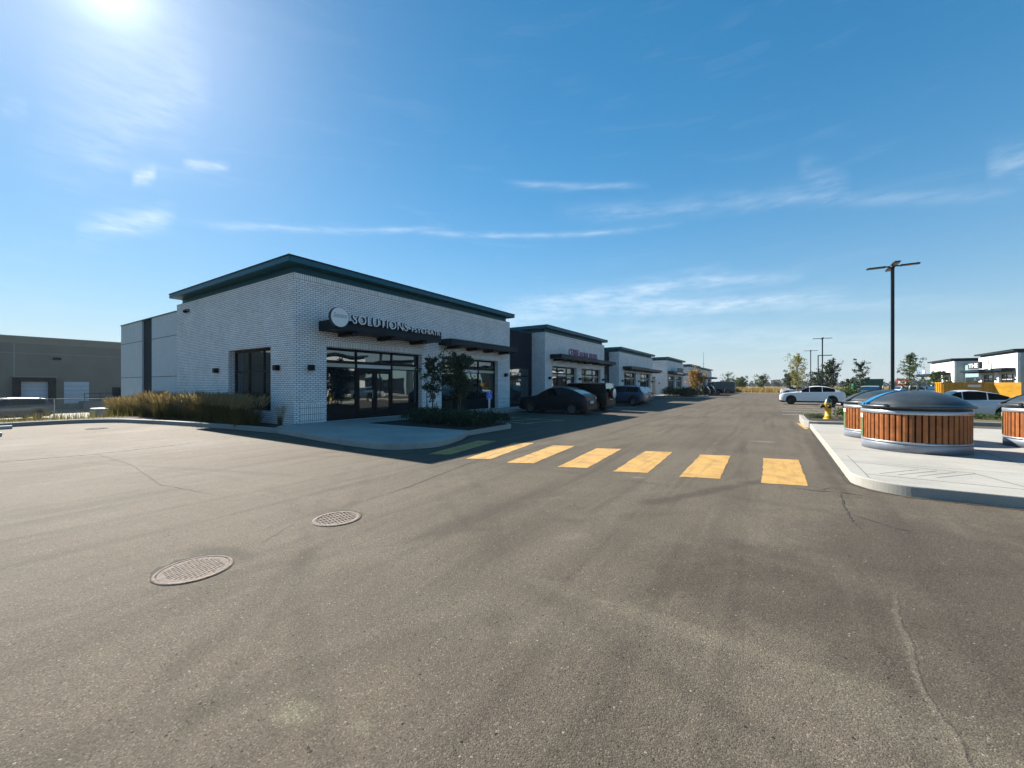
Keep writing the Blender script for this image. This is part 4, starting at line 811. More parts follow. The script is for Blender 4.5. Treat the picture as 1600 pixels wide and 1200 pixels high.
# ------------------------------------------------------------------ vehicles
def lerp_pts(P, t):
    for i in range(len(P)-1):
        if P[i][0] <= t <= P[i+1][0]:
            k = (t-P[i][0])/max(1e-6, P[i+1][0]-P[i][0]); return P[i][1]+(P[i+1][1]-P[i][1])*k
    return P[-1][1]
PROF = {  # t from nose to tail : height fraction ; windscreen span, rear screen span, belt
 'crossover': dict(top=[(0,.48),(.015,.55),(.06,.60),(.24,.67),(.30,.705),(.37,.83),(.46,.955),(.54,.998),(.62,1.0),(.72,.965),(.82,.885),(.90,.79),(.955,.71),(.985,.66),(1,.50)], ws=(.29,.46), rs=(.78,.93), sw=(.335,.85), belt=[(0,.60),(.3,.66),(.9,.69),(1,.69)]),
 'suv': dict(top=[(0,.45),(.02,.58),(.06,.62),(.24,.68),(.27,.70),(.39,.95),(.45,.99),(.62,1.0),(.84,.975),(.91,.945),(.965,.70),(.985,.66),(1,.48)], ws=(.26,.40), rs=(.90,.97), sw=(.29,.89), belt=[(0,.60),(.3,.655),(1,.68)]),
 'boxy': dict(top=[(0,.45),(.01,.58),(.04,.61),(.26,.64),(.285,.66),(.345,.965),(.37,.99),(.6,1.0),(.95,.99),(.975,.965),(.995,.60),(1,.45)], ws=(.28,.345), rs=(.975,.995), sw=(.30,.96), belt=[(0,.58),(.3,.62),(1,.63)]),
 'sedan': dict(top=[(0,.42),(.02,.50),(.06,.55),(.26,.66),(.30,.69),(.44,.965),(.52,1.0),(.60,.99),(.74,.90),(.86,.74),(.95,.71),(.985,.66),(1,.50)], ws=(.29,.44), rs=(.70,.86), sw=(.32,.82), belt=[(0,.55),(.3,.65),(1,.69)]),
 'van': dict(top=[(0,.35),(.02,.46),(.05,.50),(.16,.58),(.18,.60),(.27,.90),(.33,.97),(.5,1.0),(.95,.99),(.985,.95),(.995,.5),(1,.35)], ws=(.17,.28), rs=(.985,.995), sw=(.20,.36), belt=[(0,.5),(.3,.56),(1,.58)]),
 'pickup': dict(top=[(0,.45),(.01,.58),(.04,.62),(.24,.66),(.27,.68),(.35,.96),(.40,1.0),(.55,1.0),(.60,.97),(.625,.66),(.64,.62),(.98,.62),(.995,.60),(1,.45)], ws=(.26,.36), rs=(.595,.63), sw=(.29,.58), belt=[(0,.6),(.3,.63),(1,.61)]),
}
WH = {}
def wheel_meshes(R, Wd):
    key = (round(R, 3), round(Wd, 3))
    if key not in WH:
        prof = [(R*.66, -Wd/2+.01), (R*.90, -Wd/2), (R*.985, -Wd/2+.03), (R, 0), (R*.985, Wd/2-.03), (R*.90, Wd/2), (R*.66, Wd/2-.01)]
        ty = MB().lathe(prof, 32, axis='y').build('tyre', 'tyre', smooth=True)
        b = MB().lathe([(R*.67, -Wd/2+.012), (R*.63, -Wd/2+.03), (R*.60, -Wd/2+.09), (0, -Wd/2+.09)], 32, axis='y')
        for k in range(5):
            for off in (-.10, .10):
                a = 2*pi*k/5+off; b.tube([(R*.10*cos(a), -Wd/2+.035, R*.10*sin(a)), (R*.64*cos(a+off*.6), -Wd/2+.03, R*.64*sin(a+off*.6))], [R*.055, R*.035], 5)
        b.lathe([(0, -Wd/2+.015), (R*.13, -Wd/2+.02), (R*.14, -Wd/2+.06)], 12, axis='y')
        rm = b.build('rim', 'rim', smooth=False)
        dk = MB().lathe([(0, -Wd/2+.10), (R*.62, -Wd/2+.10)], 24, axis='y').build('brake_disc', 'rubber')
        WH[key] = (ty.data, rm.data, dk.data)
        for o in (ty, rm, dk): bpy.data.objects.remove(o)
    return WH[key]
def car(name, label, cat, loc, rz, col, kind='suv', L=4.1, Wd=1.66, H=1.48, group=None, dark_rims=False, trim='trim_black', spare=False, rails=False):
    """nose towards local +x, resting on z=0"""
    pr = PROF[kind]; t = thing(name, loc, rz, label, cat, group)
    R = .305 if kind not in ('boxy', 'pickup') else .34
    xf, xr = L*.5-L*.185, -L*.5+L*.20; AR = R+.055
    n = 110; sill = .20 if kind in ('sedan', 'crossover') else .26
    xs_ = [L/2-L*i/n for i in range(n+1)]
    rows = []
    for i, x in enumerate(xs_):
        tt = i/n; zt = lerp_pts(pr['top'], tt)*H; belt = min(lerp_pts(pr['belt'], tt)*H, zt-.015)
        e = min(1, min(tt, 1-tt)/.10); w = Wd/2*(.80+.20*sqrt(1-(1-e)**2)) if kind not in ('boxy', 'van', 'pickup') else Wd/2*(.92+.08*sqrt(1-(1-e)**2))
        zl = sill+ (.06*(1-min(1, min(tt, 1-tt)/.06)))
        for xc in (xf, xr):
            if abs(x-xc) < AR: zl = max(zl, R+sqrt(AR*AR-(x-xc)**2))
        up = max(0, min(1, (zt-belt-.03)/(H-belt))) if zt-belt > .03 else 0
        wr = w*(.93-.17*up) if kind not in ('boxy', 'van') else w*(.94-.09*up)
        zm = .5*(zl+belt) if zl < belt-.02 else belt-.01
        zlo = min(zl, belt-.02)
        rows.append([(x, w*.955, zlo), (x, w*.995, min(zlo+.10, zm)), (x, w, zm), (x, w*.985, belt-.03), (x, w*.965, belt), (x, wr+.012, zt-.055*max(up, .35)), (x, wr-.05, zt-.018), (x, wr*.55, zt-.004), (x, 0, zt)])
    K = len(rows[0]); verts = []
    for r in rows: verts += r + [(x, -y, z) for (x, y, z) in r[:-1][::-1]]
    M = 2*K-1
    body, side, wsn, rsn, low = [], [], [], [], []
    s0, s1 = pr['sw']; pill = (.47, .66) if kind != 'van' else (.9,)
    for i in range(n):
        tm = (i+.5)/n
        for j in range(M-1):
            f = (i*M+j, i*M+j+1, (i+1)*M+j+1, (i+1)*M+j); js = j if j < K-1 else M-2-j
            g = body
            if js == 4 and s0 < tm < s1 and not any(abs(tm-p) < .006 for p in pill) and rows[i][5][2]-rows[i][4][2] > .06: g = side
            elif js >= 5 and pr['ws'][0] < tm < pr['ws'][1]: g = wsn
            elif js >= 5 and pr['rs'][0] < tm < pr['rs'][1] and js >= 6: g = rsn
            elif js == 0: g = low
            g.append(f)
    body.append(tuple(range(M))); body.append(tuple(n*M+j for j in range(M-1, -1, -1)))
    def sub(fs, nm, m, par, smooth=True):
        ids = sorted({v for f in fs for v in f}); mp = {v: k for k, v in enumerate(ids)}; b = MB(); b.v = [verts[v] for v in ids]; b.f = [tuple(mp[v] for v in f) for f in fs]
        return b.build(nm, m, par, smooth, uv=False)
    bo = sub(body, 'body', col, t)
    em = bo.modifiers.new('e', 'EDGE_SPLIT'); em.split_angle = radians(35)
    
    for up_ in (0, 1): 
        for q0, q1 in zip((0,)+pill, pill+(1.,)):
            fs = [f for f in side if ((f[0] % M) < K) == bool(up_) and q0 < (f[0]//M+.5)/n < q1]
            if fs: sub(fs, 'side_window', 'car_glass', t)
    sub(wsn, 'windscreen', 'car_glass', t); 
    if rsn: sub(rsn, 'rear_window', 'car_glass', t)
    sub(low, 'sill_trim', trim if kind != 'sedan' else col, t)
    b = MB(); b.box(-L/2+.10, -Wd/2+.27, .17, L/2-.10, Wd/2-.27, .62*H*.8); b.build('underbody', 'rubber', t)
    b = MB()
    for xc in (xf, xr):
        for sg_ in (-1, 1): b.lathe([(AR-.005, -.12*1), (AR-.005, .16)], 20, (xc, sg_*(Wd/2-.20), R), 'y', arc=pi, start=0)
    b.build('wheel_arch_lining', 'rubber', t)
    ty, rm, dk = wheel_meshes(R, .21)
    for xc in (xf, xr):
        for sg_ in (-1, 1):
            w_ = bpy.data.objects.new('wheel', ty); C.objects.link(w_); w_.parent = t; w_.location = (xc, sg_*(Wd/2-.125), R); w_.rotation_euler = (0, 0, 0 if sg_ < 0 else pi)
            for nm, d in (('rim', rm), ('brake_disc', dk)):
                r_ = bpy.data.objects.new(nm, d); C.objects.link(r_); r_.parent = w_
                if dark_rims and nm == 'rim':
                    r_.data = DK.setdefault(d.name, d.copy()); r_.data.materials[0] = MATS['rim_dark']
    zb = lerp_pts(pr['belt'], .05)*H
    hl = .50*H
    for sg_ in (-1, 1):
        b = MB().prism([(L/2-.30, sg_*(Wd/2*.90)), (L/2-.02, sg_*(Wd/2*.80)), (L/2+.012, sg_*(Wd/2*.50)), (L/2-.1, sg_*(Wd/2*.50))], hl-.05, hl+.05); b.build('headlight', 'headlight', t)
        tz = (.58 if kind not in ('van',) else .5)*H
        b = MB().prism([(-L/2+.22, sg_*(Wd/2*.965)), (-L/2+.0, sg_*(Wd/2*.84)), (-L/2-.014, sg_*(Wd/2*.55)), (-L/2+.1, sg_*(Wd/2*.5))], tz-.055, tz+.055); b.build('taillight', 'taillight', t)
        xm = L/2-L*(pr['ws'][0]+.055); b = MB().lathe([(0, -.09), (.055, -.07), (.07, 0), (.055, .07), (0, .09)], 10, (0, 0, 0), 'y'); o = b.build('mirror', col, t, True); o.location = (xm, sg_*(Wd/2+.06), zb+.10); o.scale = (.8, 1, .9)
        b = MB()
        for hx in (.44, .63): x = L/2-L*hx; b.box(x-.09, sg_*(Wd/2-.002), zb-.09, x+.06, sg_*(Wd/2+.018), zb-.065)
        b.build('door_handle', col, t)
    b = MB(); b.box(L/2-.04, -Wd*.26, .36*H, L/2+.014, Wd*.26, .47*H); b.build('grille', 'trim_black', t)
    b = MB(); b.box(L/2-.10, -Wd*.40, .18*H, L/2+.02, Wd*.40, .27*H); b.box(-L/2-.02, -Wd*.42, .19*H, -L/2+.12, Wd*.42, .31*H); b.build('bumper_trim', 'trim_black', t)
    MB().box(-L/2-.022, -.22, .40*H, -L/2-.002, .22, .49*H).build('licence_plate', 'plate', t)
    if rails:
        b = MB()
        for sg_ in (-1, 1): y = sg_*(Wd/2*.70); b.tube([(L*.06, y, H-.02), (L*.03, y, H+.035), (-L*.32, y, H+.01), (-L*.36, y, H-.05)], .016, 6)
        b.build('roof_rails', 'chrome', t)
    if spare:
        b = MB().lathe([(0, -.10), (.29, -.09), (.33, -.05), (.33, .08), (0, .09)], 28, (-L/2-.11, 0, .62*H), 'x'); b.build('spare_wheel', 'tyre', t, True)
        MB().lathe([(0, -.012), (.27, -.01), (.29, .0)], 24, (-L/2-.205, 0, .62*H), 'x').build('spare_wheel_cover', 'car_silver', t, True)
    return t
DK = {}
TL = -8.2
car('parked_car', 'black crossover parked nose in beside the hatched aisle, closest to the clinic', 'car', (TL-2.05, 20.15, 0), pi, 'car_navy', 'crossover', group='cars parked along the left shops', rails=False)
car('parked_car', 'tall black boxy off roader with a spare wheel on its tailgate', 'car', (TL-2.05, 23.4, 0), pi, 'car_black', 'boxy', L=3.9, H=1.72, group='cars parked along the left shops', spare=True, rails=False)
car('parked_car', 'blue grey wagon with silver roof rails parked behind the boxy off roader', 'car', (TL-2.2, 31.4, 0), pi, 'car_blue', 'suv', H=1.52, group='cars parked along the left shops', rails=True)
car('parked_car', 'dark car mostly hidden behind the blue grey wagon', 'car', (-8.9-2.05, 34.9, 0), pi, 'car_black', 'suv', group='cars parked along the left shops')
car('parked_car', 'black hatchback parked just beyond the autumn tree', 'car', (-10.4, 66, 0), pi, 'car_black', 'suv', group='cars parked along the left shops')
car('parked_car', 'black wagon parked two stalls beyond the autumn tree', 'car', (-10.2, 70.5, 0), pi, 'car_navy', 'suv', group='cars parked along the left shops')
car('pickup_truck', 'black pickup truck parked in front of the grey van', 'pickup', (-9.9, 76.5, 0), pi, 'car_black', 'pickup', L=4.9, H=1.65)
car('delivery_van', 'large grey van beyond the black pickup', 'van', (-9.2, 83.6, 0), pi, 'car_grey', 'van', L=5.6, Wd=1.9, H=2.25)
car('parked_car', 'dark car parked beyond the grey van', 'car', (-9.6, 88, 0), pi, 'car_black', 'suv', group='cars parked along the left shops')
car('parked_car', 'white crossover coupe with dark wheels parked side on behind the hydrant', 'car', (2.25, 40.55, 0), pi, 'car_white', 'crossover', L=4.25, H=1.50, group='cars parked in the right stalls', dark_rims=True)
car('parked_car', 'white car whose nose shows behind the white crossover roof', 'car', (2.4, 82.0, 0), pi, 'car_white', 'sedan', H=1.36, group='cars parked in the right stalls')
car('parked_car', 'cream white car farthest in the right stalls', 'car', (2.5, 90.0, 0), pi, 'car_white', 'suv', group='cars parked in the right stalls')
car('parked_car', 'silver car parked next to the farthest cream white one', 'car', (2.6, 78.6, 0), pi, 'car_silver', 'sedan', H=1.36, group='cars parked in the right stalls')
car('parked_car', 'pale silver sedan with a sloping roof showing between the waste containers', 'car', (5.9+.35, 26.9, 0), pi, 'car_silver', 'sedan', L=4.1, H=1.36, group='cars parked in the right stalls', trim='car_silver').location = (7.3, 27.9, -.03)
car('parked_car', 'silver wagon seen behind the shrub left of the green dumpster', 'car', (7.6, 52.5, 0), -pi/2-.25, 'car_silver', 'suv', H=1.5)
car('parked_car', 'white hatchback parked left of the yellow bin', 'car', (14.8, 73, 0), .4, 'car_white', 'suv', group='cars before the sunlit shops')
car('parked_car', 'very dark blue car parked beyond the end of the yellow bin', 'car', (17.6, 77, 0), .6, 'car_navy', 'suv', group='cars before the sunlit shops')
car('parked_car', 'dark wagon behind the chain link fence in the yard', 'car', (-51.5, 4.75, -1.22), -pi/2+.30, 'car_grey', 'suv', L=4.7, Wd=1.9, H=1.78, rails=True)
# red truck
t = thing('box_truck', (29, 150, 0), 1.1, 'red box truck far behind the slender tree', 'truck')
MB().box(-2.6, -1.1, .8, 1.2, 1.1, 3.3).build('cargo_box', 'car_red', t, bevel=.05); MB().prism([(1.3, -1), (3.0, -1), (3.0, 1), (1.3, 1)], .6, 2.1).build('cab', 'car_red', t, bevel=.1); MB().box(1.5, -1.01, 1.4, 2.9, 1.01, 2.0).build('side_window', 'car_glass', t)
MB().box(-2.62, -.8, 2.0, -2.6, .8, 2.7).build('panel', 'white_sign', t)
for x in (-1.8, 2.2):
    for s_ in (-1, 1): MB().lathe([(0, -.12), (.42, -.1), (.45, 0), (.42, .1), (0, .12)], 18, (x, s_*1.0, .45), 'y').build('wheel', 'tyre', t)

# ------------------------------------------------------------------ bins, boxes
t = thing('dumpster', (9.3, 67, .0), 0, 'dark green steel dumpster with ribbed sides', 'dumpster')
MB().box(-.7, -.9, .15, 1.5, .9, 2.25).build('container', 'dumpster_green', t, bevel=.03); MB().box(-1.35, -.9, .15, -.72, .9, 1.75).build('end_bay', 'dumpster_green', t, bevel=.03)
b = MB()
for i in range(5): b.box(-.5+i*.42, -.96, .3, -.42+i*.42, -.9, 2.1)
b.build('side_rib', 'dumpster_green', t); MB().box(-.75, -.96, 2.25, 1.55, .96, 2.33).build('lid', 'black_metal', t, bevel=.02); MB().box(.8, -.97, 1.2, 1.1, -.95, 1.4).build('sticker', 'white_sign', t)
t = thing('roll_off_bin', (15.6, 65.2, 0), 0, 'long yellow roll off waste bin with a swung open gate', 'waste bin')
b = MB(); b.box(0, 0, .25, .08, 2.2, 1.78); b.box(.08, 0, .25, 4.0, .07, 1.78); b.box(.08, 2.13, .25, 4.0, 2.2, 1.78); b.box(3.93, .07, .25, 4.0, 2.13, 1.78); b.box(.08, .07, .25, 3.93, 2.13, .3); b.build('container', 'bin_yellow', t)
b = MB(); b.box(-.06, -.06, 1.78, 4.06, .04, 1.88); b.box(-.06, 2.16, 1.78, 4.06, 2.26, 1.88); b.box(-.06, .04, 1.78, .06, 2.16, 1.88); b.build('top_rail', 'bin_yellow', t)
b = MB()
for i in range(8): b.box(.1+i*.52, -.08, .3, .18+i*.52, 0, 1.78)
for i in range(4): b.box(-.08, .1+i*.62, .3, -.0, .2+i*.62, 1.78)
b.build('side_rib', 'bin_yellow', t); MB().box(2.0, -.10, 1.35, 3.0, -.083, 1.62).build('name_plate', 'label_white', t)
g = MB(); g.box(0, -.04, .25, 2.0, .04, 1.85); g.tube([(.05, -.06, 1.6), (1.95, -.06, .4)], .04, 6); gate = g.build('gate', 'bin_yellow', t); gate.location = (3.98, -.10, 0); gate.rotation_euler = (0, 0, -.75)
b = MB()
for x in (.5, 3.5):
    for y in (.3, 1.9): b.lathe([(0, -.06), (.12, -.06), (.12, .06), (0, .06)], 10, (x, y, .13), 'y')
b.build('ground_roller', 'black', t)
t = thing('utility_cabinet', (-32.3, 6.3, gz(-32.3)), 0, 'pale grey ribbed utility cabinet at the far corner of the clinic beside the grasses', 'cabinet')
MB().box(-.5, -.3, .0, .5, .3, .85).build('casing', 'dock_white', t, bevel=.03); b = MB()
for k in range(5): b.box(-.48, -.315, .12+k*.15, .48, -.30, .16+k*.15)
b.build('louvre', 'joint', t); MB().box(-.58, -.38, -.1, .58, .38, 0).build('plinth', 'concrete', t)

# ------------------------------------------------------------------ chain link fence
A, B_ = Vector((-47.5, 1.5)), Vector((-38.3, 13.5))
A = Vector((-53.0, -4.8))
f = thing('chain_link_fence', (0, 0, 0), 0, 'low grey chain link fence along the grass bank above the yard', 'fence')
d = (B_-A).normalized(); Lf = (B_-A).length; gb = -1.0; ft = .56
b = MB(); b.tube([(A.x, A.y, ft), (B_.x, B_.y, ft)], .026, 6); b.build('top_rail', 'galvanized', f)
s_ = 0.6
while s_ < Lf:
    p = A+d*s_; MB().tube([(p.x, p.y, gb-.15), (p.x, p.y, ft)], .035, 6).build('post', 'galvanized', f); s_ += 3.4
b = MB(); st_ = .11; k = -14
while k*st_ < Lf:
    for sl in (1, -1):
        s0_ = k*st_ if sl > 0 else k*st_+1.5; s1_ = s0_+sl*1.5
        z0_, z1_ = gb, gb+1.5
        if 0 <= s0_ <= Lf and 0 <= s1_ <= Lf:
            p, q = A+d*s0_, A+d*s1_; w_ = .004
            b.quad((p.x, p.y, z0_-w_), (q.x, q.y, z1_-w_), (q.x, q.y, z1_+w_), (p.x, p.y, z0_+w_))
    k += 1
b.build('wire_mesh', 'mesh_wire', f, uv=False)

# ------------------------------------------------------------------ plants
def leaf_quads(b, c, r, n, ls, rnd, flat=.5):
    for _ in range(n):
        p = c+Vector((rnd.gauss(0, r), rnd.gauss(0, r), rnd.gauss(0, r*.8)))
        a = rnd.uniform(0, 2*pi); e = rnd.uniform(-1.2, 1.2); u = Vector((cos(a)*cos(e), sin(a)*cos(e), sin(e)))
        w = u.cross(Vector((rnd.gauss(0, 1), rnd.gauss(0, 1), rnd.gauss(0, 1)))).normalized(); l = ls*rnd.uniform(.6, 1.3)
        b.v += [tuple(p-u*l*.5), tuple(p+w*l*.32), tuple(p+u*l*.5), tuple(p-w*l*.32)]; k = len(b.v)-4; b.f.append((k, k+1, k+2, k+3))
def tree(label, loc, h, cw, base, leaf, nl, ls, seed, limbs=14, stakes=False, lean=0., spiky=.5, group=None):
    r = random.Random(seed); t = thing('tree', loc, r.uniform(0, 6), label, 'tree', group)
    tb = MB(); P = []; z = 0; x = y = 0
    for i in range(9):
        P.append((x, y, h*.93*i/8)); x += r.gauss(lean, .02)*h*.12; y += r.gauss(0, .02)*h*.12
    tb.tube(P, [max(.006, .014*h*(1-i/8.6)) for i in range(9)], 8); tb.build('trunk', 'bark', t, True)
    lb = MB(); cr = MB()
    for k in range(limbs):
        f_ = base+(.96-base)*(k+r.random())/limbs; q = Vector(P[min(8, int(f_*8/.93*.93))]); q = Vector((q.x, q.y, h*f_*.93))
        a = k*2.4+r.uniform(-.5, .5); env = sin(pi*min(1, (f_-base)/(1-base)*.75+.22))
        ln = cw/2*env*r.uniform(.65, 1.25); up = ln*r.uniform(.5, 1.0)+spiky*ln*r.random()
        e = q+Vector((cos(a)*ln, sin(a)*ln, up)); mpt = (q+e)/2+Vector((cos(a), sin(a), -.4))*ln*.12
        lb.tube([q, mpt, e], [.0055*h*(1-f_*.6), .004*h*(1-f_*.6), .002*h], 5, False)
        m = int(nl*2.1/limbs)
        for jx in range(6):
            tt = .12+.88*(jx+r.random())/6; c = q.lerp(e, tt)+Vector((r.gauss(0, 1), r.gauss(0, 1), r.gauss(0, 1)))*ln*.10
            leaf_quads(cr, c, max(.04*cw, ln*.12), int(m/5*r.uniform(.3, 1.7)), ls, r)
    lb.build('limbs', 'bark', t, True)
    cr.build('crown', leaf, t, uv=False)
    if stakes:
        for sx in (-.33, .33):
            MB().tube([(sx, .1, 0), (sx*1.03, .1, h*.40)], .018, 6).build('stake', 'stake', t); MB().tube([(sx, .1, h*.36), (0, 0, h*.38)], .006, 4).build('tie_strap', 'black', t)
    return t
tree('slender young staked tree in front of the clinic brick pier', (-11.55, 11.75, .16), 2.65, 1.3, .30, 'leaf_dark', 1000, .085, 11, 16, True)
tree('fuller young staked tree in front of the second clinic window', (-10.75, 12.4, .16), 2.75, 1.6, .22, 'leaf_dark', 2300, .085, 12, 24, True)
tree('small tree with orange autumn leaves before the far shaded shops', (-9.0, 58.5, .15), 3.5, 2.6, .15, 'leaf_autumn', 1500, .16, 13, 20)
tree('tall narrow tree turning yellow beside the far lamp post', (2.5, 73.8, .15), 6.2, 2.7, .08, 'leaf_yellow', 1100, .17, 14, 30, spiky=1.2)
tree('dark rounded tree left of the yellow one', (2.2, 100, 0), 4.4, 3.0, .05, 'leaf_dark', 2400, .22, 15, 22)
tree('dark green tree with long upright shoots right of the second lamp post', (4.5, 51.5, .15), 3.95, 1.8, .25, 'leaf_dark', 1100, .14, 16, 22, spiky=1.3)
tree('small dark tree low behind the second lamp post', (5.9, 84, 0), 3.7, 3.2, .1, 'leaf_dark', 1400, .2, 17, 16)
tree('open green tree with upright shoots above the green dumpster', (7.0, 53.4, 0), 4.05, 1.45, .3, 'leaf_dark', 650, .13, 18, 16, spiky=1.3)
tree('slender airy light green tree right of the tall lamp post', (10.9, 55, 0), 5.0, 1.9, .12, 'leaf_green', 1000, .14, 19, 26, spiky=.9)
tree('little green tree left of the far sunlit shop', (20.5, 88, 0), 3.8, 2.6, .1, 'leaf_green', 900, .2, 20, 14)
tree('small yellow green tree alone before the golden field', (-3.4, 118, 0), 3.9, 3.4, .1, 'leaf_green', 900, .25, 21, 14)
tree('thin bare looking tree at the end of the shaded shop row', (-9.5, 105, 0), 4.4, 3.2, .2, 'leaf_green', 350, .2, 22, 14)
tree('rounded low tree beyond the thin bare looking one', (-8.5, 128, 0), 3.6, 4, .05, 'leaf_green', 1500, .25, 23, 16)
tree('low dark tree just right of the green dumpster', (9.3, 80, 0), 2.7, 2.0, .1, 'leaf_dark', 700, .2, 24, 12)
def shrub_mesh(w, hh, n, ls, leaf, seed):
    r = random.Random(seed); b = MB()
    for _ in range(n//12):
        a = r.uniform(0, 2*pi); q = sqrt(r.random())*w/2*.8; z = hh*(.25+.6*r.random()*(1-(q/(w/2))**2*.6)); leaf_quads(b, Vector((q*cos(a), q*sin(a), z)), w*.09, 12, ls, r)
    s = MB()
    for k in range(7): a = k*.9; s.tube([(0, 0, 0), (cos(a)*w*.2, sin(a)*w*.2, hh*.7)], .006, 4, False)
    st = s.build('stems', 'bark'); o = b.build('foliage', leaf, uv=False)
    o_d, s_d = o.data, st.data; bpy.data.objects.remove(o); bpy.data.objects.remove(st); return o_d, s_d
def shrub(meshes, loc, sc, label, group, rz=None):
    t = thing('shrub', loc, random.uniform(0, 6) if rz is None else rz, label, 'shrub', group); t.scale = sc if isinstance(sc, tuple) else (sc,)*3
    for nm, d in zip(('foliage', 'stems'), meshes):
        o = bpy.data.objects.new(nm, d); C.objects.link(o); o.parent = t
    return t
sd = [shrub_mesh(.9, .55, 700, .07, 'leaf_dark', 40+i) for i in range(3)]; sg2 = [shrub_mesh(1.0, .6, 700, .09, 'leaf_green', 50+i) for i in range(2)]
random.seed(21); k = 0
for ix in range(7):
    for iy in range(3):
        x = -12.2+ix*.66+random.uniform(-.12, .12); y = 10.35+iy*.75+random.uniform(-.1, .1)
        if iy == 0 and ix < 2: continue
        shrub(sd[k % 3], (x, y, .16), random.uniform(.75, 1.1), 'low dark shrub in the planter in front of the clinic', 'dark planter shrubs by the clinic'); k += 1
shrub(sg2[0], (2.35, 20.3, .24), (1.1, 1.0, .85), 'leafy green shrub between the hydrant and the waste container', None)
shrub(sg2[1], (3.3, 20.6, .24), (1.0, 1.0, .8), 'green shrub behind the half hidden waste container', None)
shrub(sg2[1], (1.25, 20.2, .24), (.7, .7, .35), 'low creeping plant left of the hydrant', None)
for i in range(14): shrub(sg2[i % 2], (5.2+i*.58, 24.2+random.uniform(-.5, .5), .15), (.9, .9, .45), 'low green hedge plant in the strip before the silver sedan', 'hedge plants before the silver sedan')
for i in range(22):
    shrub(sd[i % 3], (random.uniform(-12.3, -8.7), 52.6+i*.48, .15), random.uniform(1.5, 2.3), 'dark waist high shrub in the island around the autumn tree', 'dark island shrubs by the autumn tree')
shrub(sg2[0], (5.0, 44.5, .15), (2.0, 2.0, 2.3), 'tall olive shrub right behind the white crossover', None)
shrub(sg2[1], (4.9, 47.0, .15), (2.0, 2.0, 2.0), 'second olive shrub farther behind the white crossover', None)
# ornamental grasses
def grass_meshes(seed):
    r = random.Random(seed); b = MB(); pl = MB()
    def blade(m, x, y, a, ln, curve, w, tip):
        P = []; 
        for i in range(5):
            s_ = i/4; q = curve*s_*s_*ln; P.append(Vector((x+cos(a)*(q+.08*ln*s_), y+sin(a)*(q+.08*ln*s_), ln*(s_-.30*curve*s_*s_))))
        side = Vector((-sin(a), cos(a), 0))
        for i in range(4):
            w0 = w*(1-i/4.2) if not tip else w*(.4+.6*sin(pi*(i+.5)/4.5)); w1 = w*(1-(i+1)/4.2) if not tip else w*(.4+.6*sin(pi*(i+1.3)/5.5))
            k = len(m.v); m.v += [tuple(P[i]-side*w0), tuple(P[i]+side*w0), tuple(P[i+1]+side*w1), tuple(P[i+1]-side*w1)]; m.f.append((k, k+1, k+2, k+3))
        return P[-1], P[-1]-P[-2]
    for _ in range(330):
        a = r.gauss(-.4, 1.6); q = r.random()*.16; blade(b, q*cos(a*3), q*sin(a*3), a, r.uniform(.45, .85), r.uniform(.1, .75), .004, False)
    for _ in range(110):
        a = r.gauss(.1, 1.0); q = r.random()*.14; ln = r.uniform(.75, 1.08); cv = r.uniform(.08, .36); e, dv = blade(b, q*cos(a*3), q*sin(a*3), a, ln, cv, .0025, False)
        dv = dv.normalized()
        for kk in range(4):
            side = Vector((r.gauss(0, 1), r.gauss(0, 1), r.gauss(0, .3))).normalized(); L_ = r.uniform(.16, .24); c0 = e-dv*L_*.8; pt = [c0, c0+dv*L_*.35+side*.010, c0+dv*L_, c0+dv*L_*.35-side*.010]
            n_ = len(pl.v); pl.v += [tuple(p) for p in pt]; pl.f.append((n_, n_+1, n_+2, n_+3))
    o = b.build('blades', 'grass_blade', uv=False); p = pl.build('plumes', 'grass_plume', uv=False); d = (o.data, p.data); bpy.data.objects.remove(o); bpy.data.objects.remove(p); return d
GM = [grass_meshes(60+i) for i in range(4)]
random.seed(5)
for i in range(54):
    x = -30.4+i*.279+random.uniform(-.08, .08); y = (6.55 if x < -22 else 6.9)+random.uniform(-.15, .12)+(.15 if i % 2 else -.15)
    t = thing('ornamental_grass', (x, y, .08 if x > -25.8 else gz(x)), random.uniform(-.4, .4), 'tufted ornamental grass with tan plumes in the row along the clinic side wall', 'ornamental grass', 'feathery grasses along the clinic side wall'); s_ = random.uniform(.95, 1.15); t.scale = (s_*1.15, s_*1.15, s_*(1.07 if x > -25.8 else 1.05))
    for nm, dta in zip(('blades', 'plumes'), GM[i % 4]):
        o = bpy.data.objects.new(nm, dta); C.objects.link(o); o.parent = t
t = thing('ornamental_grass', (-14.55, 7.35, .1), 0, 'thin sparse grass tuft at the brick corner of the clinic', 'ornamental grass'); t.scale = (.5, .5, .75)
for nm, dta in zip(('blades', 'plumes'), GM[0]): o = bpy.data.objects.new(nm, dta); C.objects.link(o); o.parent = t
